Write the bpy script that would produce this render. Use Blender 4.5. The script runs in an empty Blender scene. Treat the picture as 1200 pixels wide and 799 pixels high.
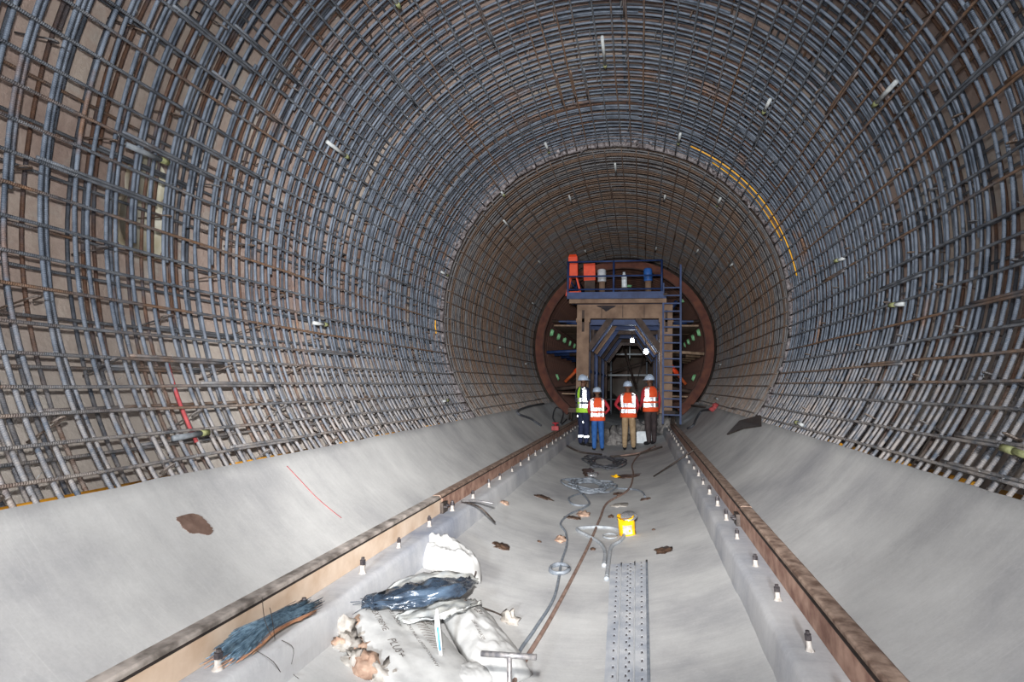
import bpy, bmesh, math, random
from mathutils import Vector, Matrix, noise
from mathutils.bvhtree import BVHTree

random.seed(11)
PI = math.pi
scene = bpy.context.scene
COL = scene.collection
R = 2.9            # inner radius of the finished invert
ZC = 2.9           # height of the tunnel axis above the lowest point of the invert

# ---------------------------------------------------------------- camera
cam_d = bpy.data.cameras.new('camera'); cam_d.sensor_width = 36; cam_d.lens = 21.0
cam_d.clip_start = .05; cam_d.clip_end = 200
cam = bpy.data.objects.new('camera', cam_d); COL.objects.link(cam)
cam.matrix_world = (Matrix.Translation((.547, 0, 1.658)) @ Matrix.Rotation(.21, 4, 'Z')
                    @ Matrix.Rotation(PI/2 + .075, 4, 'X') @ Matrix.Rotation(-.008, 4, 'Z'))
scene.camera = cam

# ---------------------------------------------------------------- world, lamps, exposure
w = bpy.data.worlds.new('world'); scene.world = w; w.use_nodes = True
bg = w.node_tree.nodes['Background']; bg.inputs[0].default_value = (.55, .62, .75, 1); bg.inputs[1].default_value = .25
def lamp(name, kind, loc, energy, color=(1, 1, 1), size=.1, target=None, spread=None):
    d = bpy.data.lights.new(name, kind); d.energy = energy; d.color = color
    if kind == 'AREA':
        d.shape = 'DISK'; d.size = size
        if spread: d.spread = spread
    else: d.shadow_soft_size = size
    o = bpy.data.objects.new(name, d); COL.objects.link(o); o.location = loc
    if target: o.rotation_euler = (Vector(target) - Vector(loc)).to_track_quat('-Z', 'Y').to_euler()
    return o
# the photographer's flash just above the lens, and added fill lights at the flash and behind the camera
FLASH = (.50, -.02, 1.93)
fl_ = lamp('camera_flash', 'SPOT', FLASH, 4000, (1, .98, .96), .035, (-2.6, 20, 3.1))
fl_.data.spot_size = 2*math.radians(37); fl_.data.spot_blend = 1.0
lamp('wide_fill_lamp', 'AREA', FLASH, 122, (1, .98, .96), .07, (-3.2, 5, 2.6))  # wide fill added at the flash position to brighten the near walls
lamp('rear_fill_lamp', 'AREA', (.2, -9.0, 3.2), 2000, (.90, .95, 1), .8, (0, 12, 2.4))  # unseen fill lamp added behind the camera to lift the far tunnel
vs = scene.view_settings
vs.view_transform = 'Standard'; vs.look = 'None'; vs.exposure = -0.08; vs.gamma = 1; vs.use_curve_mapping = False

# ---------------------------------------------------------------- materials
def rgb(r, g, b):      # sRGB 0-255 to linear
    f = lambda c: (c/255/12.92) if c/255 <= .04045 else ((c/255 + .055)/1.055)**2.4
    return (f(r), f(g), f(b), 1)
class NT:
    def __init__(s, name):
        s.m = bpy.data.materials.new(name); s.m.use_nodes = True
        s.t = s.m.node_tree; s.n = s.t.nodes; s.b = s.n['Principled BSDF']; s.co = s.n.new('ShaderNodeTexCoord')
    def link(s, a, b): s.t.links.new(a, b)
    def noise(s, scale, detail=4, rough=.55, vec=None, stretch=None, src='Object'):
        v = s.co.outputs[src] if vec is None else vec
        if stretch:
            mp = s.n.new('ShaderNodeMapping'); mp.inputs['Scale'].default_value = stretch; s.link(v, mp.inputs[0]); v = mp.outputs[0]
        t = s.n.new('ShaderNodeTexNoise'); t.inputs['Scale'].default_value = scale; t.inputs['Detail'].default_value = detail
        t.inputs['Roughness'].default_value = rough; s.link(v, t.inputs['Vector']); return t.outputs[0]
    def ramp(s, f, stops):
        r = s.n.new('ShaderNodeValToRGB'); e = r.color_ramp.elements
        while len(e) < len(stops): e.new(.5)
        for el, (p, c) in zip(e, stops):
            el.position = p; el.color = c if len(c) == 4 else (*c, 1)
        s.link(f, r.inputs[0]); return r.outputs[0]
    def mix(s, f, a, b, mode='MIX'):
        m = s.n.new('ShaderNodeMix'); m.data_type = 'RGBA'; m.blend_type = mode
        for k, v in ((0, f), (6, a), (7, b)):
            if hasattr(v, 'links'): s.link(v, m.inputs[k])
            else: m.inputs[k].default_value = v
        return m.outputs[2]
    def math(s, op, a, b=None):
        m = s.n.new('ShaderNodeMath'); m.operation = op
        for k, v in ((0, a), (1, b)):
            if v is None: continue
            if hasattr(v, 'links'): s.link(v, m.inputs[k])
            else: m.inputs[k].default_value = v
        return m.outputs[0]
    def bump(s, h, strength=.3, dist=.01):
        b = s.n.new('ShaderNodeBump'); b.inputs['Strength'].default_value = strength; b.inputs['Distance'].default_value = dist
        s.link(h, b.inputs['Height']); s.link(b.outputs[0], s.b.inputs['Normal'])
    def done(s, col, rough=.6, metal=0., spec=.5):
        if hasattr(col, 'links'): s.link(col, s.b.inputs['Base Color'])
        else: s.b.inputs['Base Color'].default_value = col
        if hasattr(rough, 'links'): s.link(rough, s.b.inputs['Roughness'])
        else: s.b.inputs['Roughness'].default_value = rough
        s.b.inputs['Metallic'].default_value = metal; s.b.inputs['Specular IOR Level'].default_value = spec
        return s.m
M = {}
def simple(name, c1, c2, scale=20, rough=.6, metal=0., bump=.1, spec=.4, dist=.004):
    t = NT(name); f = t.noise(scale, 5)
    c = t.ramp(f, [(.35, c1), (.65, c2)]); t.bump(f, bump, dist); M[name] = t.done(c, rough, metal, spec); return M[name]

def concrete(name, base, dark, light):
    t = NT(name)
    big = t.noise(.9, 5, .6)
    c = t.ramp(big, [(.3, dark), (.52, base), (.75, light)])
    streak = t.noise(1.0, 6, .65, stretch=(2.2, 16, 2.2))           # trowel strokes run up the curve
    c = t.mix(.38, c, t.ramp(streak, [(.36, (.44, .44, .45)), (.5, (.5, .5, .5)), (.64, (.56, .56, .56))]), 'OVERLAY')
    sc = t.noise(1.6, 2, .4, stretch=(1, 6, 1.2))
    scr = t.ramp(sc, [(.493, (0, 0, 0)), (.5, (1, 1, 1)), (.507, (0, 0, 0))])
    c = t.mix(t.math('MULTIPLY', scr, .16), c, light)
    fs = t.noise(3.0, 3, .6, stretch=(1.2, 30, 1.2)); fsr = t.ramp(fs, [(.60, (0, 0, 0)), (.70, (1, 1, 1))])
    c = t.mix(t.math('MULTIPLY', t.math('MULTIPLY', fsr, big), .45), c, light)
    blot = t.ramp(t.noise(2.3, 4, .7), [(.60, (0, 0, 0)), (.72, (1, 1, 1))])
    c = t.mix(t.math('MULTIPLY', blot, .30), c, dark)
    fine = t.noise(60, 4, .7)
    c = t.mix(.25, c, t.ramp(fine, [(.3, (.38, .38, .38)), (.7, (.62, .62, .62))]), 'OVERLAY')
    t.bump(t.math('ADD', t.math('MULTIPLY', fine, .3), streak), .18, .006)
    M[name] = t.done(c, .72, 0, .3)
concrete('invert_concrete', rgb(192, 192, 191), rgb(158, 158, 161), rgb(216, 216, 214))
concrete('curb_concrete', rgb(186, 187, 190), rgb(138, 144, 158), rgb(214, 214, 214))

t = NT('shotcrete')
big = t.noise(.55, 4, .6); c = t.ramp(big, [(.30, rgb(150, 128, 120)), (.5, rgb(194, 174, 164)), (.66, rgb(216, 204, 192))])
pl = t.ramp(t.noise(1.9, 5, .6), [(.58, (0, 0, 0)), (.66, (1, 1, 1))]); c = t.mix(t.math('MULTIPLY', pl, .6), c, rgb(206, 203, 196))
f = t.noise(24, 6, .7); c = t.mix(.35, c, t.ramp(f, [(.3, (.33, .33, .33)), (.7, (.67, .67, .67))]), 'OVERLAY')
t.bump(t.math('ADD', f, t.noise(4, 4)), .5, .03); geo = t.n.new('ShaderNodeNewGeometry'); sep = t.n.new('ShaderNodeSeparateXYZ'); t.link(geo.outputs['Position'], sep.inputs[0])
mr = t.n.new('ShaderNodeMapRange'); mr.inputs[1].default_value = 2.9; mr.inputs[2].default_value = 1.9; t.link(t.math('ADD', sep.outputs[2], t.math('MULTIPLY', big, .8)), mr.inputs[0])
c = t.mix(t.math('MULTIPLY', mr.outputs[0], .8), c, rgb(214, 208, 200))          # blended to a paler tone towards the foot of the wall
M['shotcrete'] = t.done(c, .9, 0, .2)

simple('patch_cream', rgb(210, 204, 176), rgb(232, 230, 216), 6, .8, 0, .3)
def rebar(name, steel1, steel2, rust1, rust2, rust_amt, dust_amt):
    t = NT(name)
    geo = t.n.new('ShaderNodeNewGeometry'); oi = t.n.new('ShaderNodeObjectInfo')
    pos = geo.outputs['Position']
    c = t.ramp(t.noise(7, 4, .6, vec=pos), [(.3, steel1), (.7, steel2)])
    # rust differs from bar to bar and along each bar
    rn = t.noise(1.6, 4, .6, vec=pos); rsel = t.math('ADD', t.math('MULTIPLY', oi.outputs['Random'], .4), t.math('MULTIPLY', rn, .8))
    rm = t.ramp(rsel, [(rust_amt - .05, (0, 0, 0)), (rust_amt + .07, (1, 1, 1))])
    rc = t.ramp(t.noise(22, 4, .6, vec=pos), [(.3, rust1), (.7, rust2)])
    c = t.mix(t.math('MULTIPLY', rm, .8), c, rc)
    # cement splash on the lowest metre of the bars
    sep = t.n.new('ShaderNodeSeparateXYZ'); t.link(pos, sep.inputs[0])
    mr = t.n.new('ShaderNodeMapRange'); mr.inputs[1].default_value = 2.2; mr.inputs[2].default_value = 1.05; mr.inputs[3].default_value = 0; mr.inputs[4].default_value = 1
    t.link(sep.outputs[2], mr.inputs[0])
    dn = t.ramp(t.noise(9, 5, .7, vec=pos), [(.36, (0, 0, 0)), (.60, (1, 1, 1))])
    c = t.mix(t.math('MULTIPLY', t.math('MULTIPLY', mr.outputs[0], dn), dust_amt), c, rgb(176, 166, 158))
    # the rolled ribs: UV v is the length along the bar in metres
    uv = t.n.new('ShaderNodeUVMap'); sp = t.n.new('ShaderNodeSeparateXYZ'); t.link(uv.outputs[0], sp.inputs[0])
    rib = t.math('SINE', t.math('ADD', t.math('MULTIPLY', sp.outputs[1], 2*PI/.013), t.math('MULTIPLY', sp.outputs[0], 2*PI)))
    t.bump(rib, .55, .0025)
    M[name] = t.done(c, .55, .10, .35)
rebar('rebar_steel', rgb(64, 72, 84), rgb(112, 120, 132), rgb(96, 70, 50), rgb(150, 110, 76), .84, .75)
rebar('rebar_longitudinal', rgb(66, 71, 79), rgb(122, 126, 132), rgb(100, 78, 60), rgb(150, 112, 80), .72, .85)
rebar('rebar_outer', rgb(60, 66, 76), rgb(100, 106, 116), rgb(92, 64, 48), rgb(128, 92, 66), .68, .6)
rebar('rebar_rusty', rgb(66, 66, 70), rgb(104, 102, 102), rgb(80, 66, 56), rgb(108, 88, 72), .52, .5)

rebar('rebar_far', rgb(78, 78, 82), rgb(118, 116, 116), rgb(88, 70, 58), rgb(124, 98, 78), .58, .5)
simple('tie_wire', rgb(120, 125, 132), rgb(200, 204, 208), 30, .35, .7)
simple('pipe_plastic', rgb(150, 154, 156), rgb(186, 188, 186), 14, .45)
simple('pipe_grey', rgb(92, 98, 104), rgb(130, 134, 138), 14, .5)
simple('pipe_plug', rgb(96, 100, 66), rgb(140, 142, 100), 30, .6)
simple('splash', rgb(82, 74, 75), rgb(150, 144, 146), 18, .9, 0, .5)
simple('orange_board', rgb(190, 130, 30), rgb(226, 162, 44), 10, .6)
simple('yellow_hose', rgb(216, 150, 22), rgb(238, 180, 40), 10, .5)
simple('red_paint', rgb(142, 54, 58), rgb(172, 78, 78), 14, .7)
simple('rail_tan', rgb(196, 170, 146), rgb(218, 198, 178), 5, .6, 0, .15)
simple('rail_rust', rgb(136, 100, 86), rgb(184, 150, 132), 9, .7, 0, .25)
simple('rail_top', rgb(112, 104, 98), rgb(200, 190, 182), 9, .6, .2, .25)
simple('rail_top_rust', rgb(112, 90, 78), rgb(180, 156, 140), 14, .7, .1, .3)
simple('seam_dark', rgb(34, 28, 26), rgb(52, 42, 38), 9, .8)
simple('seam_rust', rgb(150, 100, 40), rgb(188, 136, 66), 30, .8)
simple('bolt_steel', rgb(52, 50, 56), rgb(92, 86, 86), 40, .5, .5)
simple('mortar', rgb(150, 144, 136), rgb(188, 182, 175), 24, .9, 0, .4)
simple('bolt_mortar', rgb(150, 142, 134), rgb(196, 190, 184), 24, .9, 0, .4)
simple('mud', rgb(58, 44, 36), rgb(98, 76, 62), 26, .45, 0, .5, .5)
simple('dirt', rgb(112, 92, 78), rgb(160, 142, 126), 9, .95, 0, .6, .2, .02)
simple('stain_mud', rgb(104, 82, 72), rgb(136, 112, 100), 12, .8)
simple('clay', rgb(150, 120, 102), rgb(190, 162, 142), 20, .9, 0, .4)
simple('hose_grey', rgb(104, 112, 122), rgb(140, 146, 154), 20, .6)
simple('hose_pale', rgb(140, 146, 152), rgb(172, 176, 180), 20, .6)
simple('hose_brown', rgb(118, 94, 84), rgb(152, 128, 116), 12, .7)
simple('cable_dark', rgb(58, 60, 66), rgb(92, 94, 100), 20, .6)
simple('rod_dark', rgb(50, 44, 42), rgb(86, 76, 70), 20, .6, .3)
simple('rod_steel', rgb(112, 112, 118), rgb(170, 166, 164), 40, .4, .6)
simple('bag_white', rgb(176, 176, 175), rgb(196, 196, 194), 9, .55, 0, .35, .4, .01)
simple('bag_stain', rgb(206, 184, 146), rgb(232, 226, 214), 9, .6)
simple('print_ink', rgb(84, 78, 76), rgb(118, 110, 104), 40, .7)
simple('print_blue', rgb(70, 140, 200), rgb(96, 160, 214), 20, .7)
simple('film_blue', rgb(38, 48, 62), rgb(70, 86, 104), 9, .2, 0, .8, .8, .02)
simple('film_grey', rgb(150, 154, 156), rgb(196, 196, 190), 9, .3, 0, .5, .6, .01)
simple('wire_blue', rgb(66, 88, 106), rgb(124, 150, 168), 40, .4, .3)
simple('wire_rust', rgb(150, 104, 80), rgb(190, 144, 112), 12, .6)
simple('can_yellow', rgb(226, 166, 10), rgb(248, 194, 20), 8, .35)
simple('can_rust', rgb(96, 66, 22), rgb(150, 104, 30), 26, .6)
simple('can_white', rgb(140, 136, 128), rgb(190, 186, 178), 20, .5)
simple('tin', rgb(190, 190, 194), rgb(230, 230, 232), 20, .25, .8)
simple('form_rust', rgb(60, 38, 32), rgb(90, 58, 46), 3, .75, .1, .3)
simple('form_flange', rgb(78, 38, 30), rgb(108, 62, 44), 4, .7, .1, .3)
simple('form_blue', rgb(28, 46, 88), rgb(48, 70, 116), 4, .55, 0, .2)
simple('form_tan', rgb(112, 88, 72), rgb(146, 120, 100), 3, .75, 0, .3)
simple('form_dark', rgb(52, 41, 38), rgb(86, 70, 62), 4, .7, .2, .3)
simple('port_green', rgb(128, 200, 140), rgb(170, 232, 176), 9, .5)
simple('orange_paint', rgb(222, 66, 30), rgb(240, 84, 40), 6, .5)
simple('orange_dull', rgb(176, 82, 44), rgb(206, 104, 58), 9, .6)
simple('drum_white', rgb(176, 180, 188), rgb(214, 216, 220), 9, .5)
simple('drum_blue', rgb(36, 84, 156), rgb(56, 104, 176), 9, .5)
simple('dark_stain', rgb(34, 30, 36), rgb(56, 48, 50), 9, .8)
simple('timber', rgb(128, 104, 84), rgb(168, 142, 120), 9, .8, 0, .3)
simple('steel_white', rgb(198, 206, 212), rgb(228, 234, 238), 9, .4)
simple('spoil', rgb(96, 92, 92), rgb(150, 146, 142), 9, .95, 0, .6)
simple('helmet', rgb(168, 184, 206), rgb(186, 200, 218), 6, .35)
simple('vest_orange', rgb(236, 84, 40), rgb(246, 100, 54), 12, .8)
simple('vest_lime', rgb(170, 226, 60), rgb(188, 240, 80), 12, .8)
simple('cloth_red', rgb(158, 36, 48), rgb(184, 50, 60), 12, .85)
simple('cloth_navy', rgb(28, 36, 62), rgb(44, 52, 82), 12, .85)
simple('cloth_jeans', rgb(36, 84, 150), rgb(56, 106, 172), 12, .85)
simple('cloth_khaki', rgb(150, 126, 96), rgb(176, 152, 120), 12, .85)
simple('cloth_dark', rgb(50, 42, 44), rgb(70, 60, 60), 12, .85)
simple('cloth_black', rgb(26, 28, 34), rgb(44, 46, 52), 12, .85)
simple('skin', rgb(92, 62, 48), rgb(112, 78, 60), 12, .6)
simple('shoe', rgb(24, 24, 28), rgb(42, 40, 42), 12, .6)
simple('eye', rgb(20, 16, 14), rgb(40, 34, 30), 12, .3)
t = NT('retro_tape'); M['retro_tape'] = t.done(rgb(245, 246, 248), .17, 1.0)
t = NT('bulb'); t.b.inputs['Emission Color'].default_value = (.85, .93, 1, 1); t.b.inputs['Emission Strength'].default_value = 30
M['bulb'] = t.done(rgb(250, 250, 250), .3)

# ---------------------------------------------------------------- mesh helpers
class MB:
    def __init__(s): s.v = []; s.f = []; s.uv = []; s.mi = []
    def face(s, idx, uv=None, mi=0): s.f.append(tuple(idx)); s.uv.append(uv); s.mi.append(mi)
    def tube(s, pts, r, n=6, caps=True, closed=False, mi=0, flat=1.0):
        pts = [Vector(p) for p in pts]; m = len(pts)
        rr = r if isinstance(r, (list, tuple)) else [r]*m
        T = []
        for i in range(m):
            a = pts[(i - 1) % m] if (closed or i > 0) else pts[i]
            b = pts[(i + 1) % m] if (closed or i < m - 1) else pts[i]
            d = (b - a); T.append(d.normalized() if d.length > 1e-9 else Vector((0, 0, 1)))
        up = Vector((0, 0, 1)) if abs(T[0].z) < .9 else Vector((1, 0, 0))
        N = (up - T[0]*up.dot(T[0])).normalized()
        base = len(s.v); L = 0; Ls = []
        for i in range(m):
            N = (N - T[i]*N.dot(T[i])).normalized(); B = T[i].cross(N)
            if i: L += (pts[i] - pts[i - 1]).length
            Ls.append(L)
            for k in range(n):
                a = 2*PI*k/n
                s.v.append(pts[i] + (N*math.cos(a)*flat + B*math.sin(a))*rr[i])
        last = m if closed else m - 1
        for i in range(last):
            j = (i + 1) % m
            for k in range(n):
                k2 = (k + 1) % n
                l2 = Ls[j] if j else L + (pts[0] - pts[-1]).length
                s.face((base + i*n + k, base + i*n + k2, base + j*n + k2, base + j*n + k),
                       ((k/n, Ls[i]), ((k + 1)/n, Ls[i]), ((k + 1)/n, l2), (k/n, l2)), mi)
        if caps and not closed:
            s.face([base + k for k in range(n)][::-1], None, mi); s.face([base + (m - 1)*n + k for k in range(n)], None, mi)
        return s
    def box(s, lo, hi, mi=0, mat=None, bev=0):
        x0, y0, z0 = lo; x1, y1, z1 = hi; b = len(s.v)
        P = [(x0, y0, z0), (x1, y0, z0), (x1, y1, z0), (x0, y1, z0), (x0, y0, z1), (x1, y0, z1), (x1, y1, z1), (x0, y1, z1)]
        for p in P: s.v.append(mat @ Vector(p) if mat else Vector(p))
        for q in ((0, 3, 2, 1), (4, 5, 6, 7), (0, 1, 5, 4), (1, 2, 6, 5), (2, 3, 7, 6), (3, 0, 4, 7)): s.face([b + i for i in q], None, mi)
        return s
    def beam(s, a, b, wd, h, mi=0, up=(0, 0, 1)):
        a = Vector(a); b = Vector(b); d = (b - a); L = d.length; d.normalize(); u = Vector(up)
        if abs(u.dot(d)) > .95: u = Vector((0, 1, 0))
        x = d.cross(u).normalized(); u = x.cross(d)
        m = Matrix((x, d, u)).transposed().to_4x4(); m.translation = a
        return s.box((-wd/2, 0, -h/2), (wd/2, L, h/2), mi, m)
    def lathe(s, prof, n=20, mat=None, mi=0, sy=1.0):
        b = len(s.v); m = len(prof)
        for r, z in prof:
            for k in range(n):
                p = Vector((r*math.cos(2*PI*k/n), sy*r*math.sin(2*PI*k/n), z)); s.v.append(mat @ p if mat else p)
        for i in range(m - 1):
            for k in range(n):
                k2 = (k + 1) % n; s.face((b + i*n + k, b + i*n + k2, b + (i + 1)*n + k2, b + (i + 1)*n + k), None, mi)
        if prof[0][0] > 1e-6: s.face([b + k for k in range(n)][::-1], None, mi)
        if prof[-1][0] > 1e-6: s.face([b + (m - 1)*n + k for k in range(n)], None, mi)
        return s
    def blob(s, c, rad, n=10, amp=.25, fr=3., seed=0, mi=0):
        c = Vector(c); rad = Vector(rad); b = len(s.v); rings = max(4, n//2 + 1)
        for i in range(rings + 1):
            th = PI*i/rings
            for k in range(n):
                ph = 2*PI*k/n
                d = Vector((math.sin(th)*math.cos(ph), math.sin(th)*math.sin(ph), math.cos(th)))
                q = 1 + amp*noise.noise(d*fr*.5 + Vector((seed*3.7, seed*1.3, seed)))*1.6
                s.v.append(c + Vector((d.x*rad.x, d.y*rad.y, d.z*rad.z))*q)
        for i in range(rings):
            for k in range(n):
                k2 = (k + 1) % n; s.face((b + i*n + k, b + (i + 1)*n + k, b + (i + 1)*n + k2, b + i*n + k2), None, mi)
        return s
    def mesh(s, name, smooth=True):
        me = bpy.data.meshes.new(name); me.from_pydata([tuple(v) for v in s.v], [], s.f)
        if any(u is not None for u in s.uv):
            ul = me.uv_layers.new(name='UVMap'); k = 0
            for f, u in zip(s.f, s.uv):
                for q in range(len(f)): ul.data[k].uv = u[q] if u else (0, 0); k += 1
        me.polygons.foreach_set('material_index', s.mi)
        if smooth: me.polygons.foreach_set('use_smooth', [True]*len(s.f))
        me.update(); return me
    def build(s, name, mats, parent=None, smooth=True, loc=None):
        return link(name, s.mesh(name, smooth), mats, parent, loc)
def link(name, me, mats=None, parent=None, loc=None):
    if mats is not None and not me.materials:
        for m in (mats if isinstance(mats, (list, tuple)) else [mats]): me.materials.append(M[m])
    o = bpy.data.objects.new(name, me); COL.objects.link(o)
    if parent is not None: o.parent = parent
    if loc is not None: o.location = loc
    return o
def empty(name, loc=(0, 0, 0)):
    o = bpy.data.objects.new(name, None); COL.objects.link(o); o.location = loc; o.empty_display_size = .1; return o
def tag(o, label, cat=None, group=None, kind=None):
    o['label'] = label
    if cat: o['category'] = cat
    if group: o['group'] = group
    if kind: o['kind'] = kind
    return o
def struct(o, label=None):
    o['kind'] = 'structure'
    if label: o['label'] = label
    return o
def rd(a): return math.radians(a)
def cyl(r, deg, y): return Vector((r*math.cos(rd(deg)), y, ZC + r*math.sin(rd(deg))))
def floor_z(x): return ZC - math.sqrt(max(0, R*R - x*x))
def smooth_path(pts, n=6):
    P = [Vector(p) for p in pts]; out = []
    for i in range(len(P) - 1):
        p0 = P[max(0, i - 1)]; p1 = P[i]; p2 = P[i + 1]; p3 = P[min(len(P) - 1, i + 2)]
        for k in range(n):
            t = k/n
            out.append(.5*((2*p1) + (p2 - p0)*t + (2*p0 - 5*p1 + 4*p2 - p3)*t*t + (3*p1 - p0 - 3*p2 + p3)*t**3))
    out.append(P[-1]); return out
def lay(pts, r, n=6, dz=0):       # a path laid on the curved invert
    out = []
    for p in smooth_path(pts, n):
        p.z = floor_z(p.x) + r*.9 + dz; out.append(p)
    return out

# ================================================================ the setting
EDGE_L, EDGE_R = 217.9, -38.3         # angles where the finished invert stops
YA, YB = -2.5, 60.0
mb = MB(); ang = [EDGE_L + (360 + EDGE_R - EDGE_L)*i/56 for i in range(57)]
ys = []; y = YA
while y < YB: ys.append(y); y += .16 if y < 21 else .8
ys.append(YB)
prof_n = 0
for y in ys:
    jl = .22*noise.noise(Vector((y*1.7, 3, 0))) + .12*noise.noise(Vector((y*6, 9, 0)))
    jr = .22*noise.noise(Vector((y*1.7, 33, 0))) + .12*noise.noise(Vector((y*6, 39, 0)))
    row = [cyl(3.40, EDGE_L + jl*.3 - .3, y), cyl(3.0, EDGE_L + jl - .7, y), cyl(2.925, EDGE_L + jl - .25, y)]
    for i, a in enumerate(ang):
        k = i/56; aa = a + (jl*(1 - k)**8 + jr*k**8)
        row.append(cyl(R, aa, y))
    row += [cyl(2.925, EDGE_R + jr + .25, y), cyl(3.0, EDGE_R + jr + .7, y), cyl(3.40, EDGE_R + jr*.3 + .3, y)]
    prof_n = len(row); mb.v += row
for j in range(len(ys) - 1):
    for i in range(prof_n - 1):
        a = j*prof_n + i; mb.face((a, a + 1, a + prof_n + 1, a + prof_n))
floor = struct(mb.build('floor', 'invert_concrete'), 'smooth grey concrete tunnel invert curving up at both sides')
# a dried red marking line on the left slope
pl = MB(); P = [(-2.221, 4.338, 1.036), (-2.118, 4.370, 0.919), (-1.978, 4.391, 0.779), (-1.796, 4.441, 0.623)]
rr = smooth_path(P, 6); rr = [Vector((p.x, p.y, 0)) for p in rr]
for p in rr: p.z = floor_z(p.x)
pl.tube([p + (Vector((0, p.y, ZC)) - p).normalized()*.001 for p in rr], .0035, 5); pl.build('marking_line', 'red_paint', floor)

def shell(name, a0, a1, label):
    mb = MB(); na = max(8, int(abs(a1 - a0)/2.5)); yy = [YA + (YB - YA)*j/110 for j in range(111)]
    for y in yy:
        for i in range(na + 1):
            a = a0 + (a1 - a0)*i/na
            p = cyl(3.36, a, y); q = noise.noise(p*1.3)*.035 + noise.noise(p*4)*.012
            mb.v.append(cyl(3.36 + q, a, y))
    for j in range(110):
        for i in range(na):
            b = j*(na + 1) + i; mb.face((b, b + na + 1, b + na + 2, b + 1))
    return struct(mb.build(name, 'shotcrete'), label)
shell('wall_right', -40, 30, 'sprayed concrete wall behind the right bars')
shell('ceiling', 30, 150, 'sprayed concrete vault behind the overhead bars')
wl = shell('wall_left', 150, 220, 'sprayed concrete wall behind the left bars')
for (y, a, ly, la) in (((3.962, 173.10)[0], (3.962, 173.10)[1], .34, 4.0), ((3.968, 178.74)[0], (3.968, 178.74)[1], .5, 5.0)):
    mb = MB(); q = []
    for k in range(18):
        t_ = 2*PI*k/18; f_ = 1 + .25*noise.noise(Vector((math.cos(t_)*1.5, math.sin(t_)*1.5, y)))
        q.append((y + ly/2*math.cos(t_)*f_, a + la*math.sin(t_)*f_))
    for r_ in (3.285, 3.345):
        for (yy_, aa_) in q: mb.v.append(cyl(r_, aa_, yy_))
    mb.face(range(18)); [mb.face((k, (k + 1) % 18, 18 + (k + 1) % 18, 18 + k)) for k in range(18)]
    mb.build('pale_patch', 'patch_cream', wl)  # raised cream-coloured patch on the left shell
mb = MB(); n = 48; mb.v.append(Vector((0, YB, ZC)))
for k in range(n): mb.v.append(cyl(3.5, 360*k/n, YB))
for k in range(n): mb.face((0, 1 + (k + 1) % n, 1 + k))
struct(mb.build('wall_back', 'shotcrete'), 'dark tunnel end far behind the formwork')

# curbs with their anchor bolts
CT = .44
def curb(name, sg, label):
    mb = MB(); yy = []; y = YA
    while y < 19.5: yy.append(y); y += .12
    for y in yy:
        q = .010*noise.noise(Vector((y*1.1, sg*5, 0))) + .006*noise.noise(Vector((y*5, sg*5, 7)))
        xi = 1.155 + q
        mb.v += [Vector((sg*xi, y, floor_z(xi) - .02)), Vector((sg*(xi + .015), y, CT - .035)), Vector((sg*(xi + .030), y, CT - .005)),
                 Vector((sg*(xi + .06), y, CT)), Vector((sg*1.36, y, CT)), Vector((sg*1.56, y, CT)), Vector((sg*1.56, y, CT - .1))]
    for j in range(len(yy) - 1):
        for i in range(6):
            a = j*7 + i; f = (a, a + 7, a + 8, a + 1); mb.face(f if sg > 0 else f[::-1])
    for b in (0, (len(yy) - 1)*7): mb.face(list(range(b, b + 7)))
    return struct(mb.build(name, 'curb_concrete', smooth=True), label)
curb_l = curb('trim_1', -1, 'concrete rail curb along the left of the floor')
curb_r = curb('trim_2', 1, 'concrete rail curb along the right of the floor')
ped = MB().lathe([(.026, 0), (.018, .008), (.014, .022), (.013, .068), (.012, .072)], 12).mesh('anchor_bolt')
nut = MB().lathe([(.017, .052), (.018, .080), (.012, .082), (.011, .096), (.0, .097)], 6).mesh('nut', False)
for sg, cu in ((-1, curb_l), (1, curb_r)):
    for k in range(25):
        y = 2.37 + .673*k + random.uniform(-.03, .03)
        o = link('anchor_bolt', ped, 'bolt_mortar', cu, (sg*(1.275 + random.uniform(-.012, .012)), y, CT - .002))
        s = random.uniform(.85, 1.15); o.scale = (s, s, random.uniform(.75, 1.1)); o.rotation_euler = (random.uniform(-.08, .08), random.uniform(-.08, .08), random.uniform(0, 6))
        link('nut', nut, 'bolt_steel', o)

# ================================================================ reinforcement
def hoop_mesh(name, rad, bar, seed, laps, seg=2.5, n=6):
    rnd = random.Random(seed); mb = MB(); a0, a1 = -41.5, 221.5
    cuts = [a0] + [c + rnd.uniform(-5, 5) for c, _ in laps] + [a1]
    for i in range(len(cuts) - 1):
        s0 = cuts[i] - (laps[i - 1][1] if i else 0); s1 = cuts[i + 1]
        m = int((s1 - s0)/seg) + 2; off = bar*1.15*(1 if i % 2 else -1) if laps else 0
        off += rnd.uniform(-.003, .003); ph = rnd.uniform(0, 9)
        pts = []
        for k in range(m):
            a = s0 + (s1 - s0)*k/(m - 1)
            w1 = noise.noise(Vector((a*.035, seed, ph*.1))); w2 = noise.noise(Vector((a*.05, seed + 7, 2)))
            pts.append(Vector(((rad + .007*w1)*math.cos(rd(a)), off + .020*w2, (rad + .007*w1)*math.sin(rd(a)))))
        mb.tube(pts, bar, n)
    return mb.mesh(name)
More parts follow.
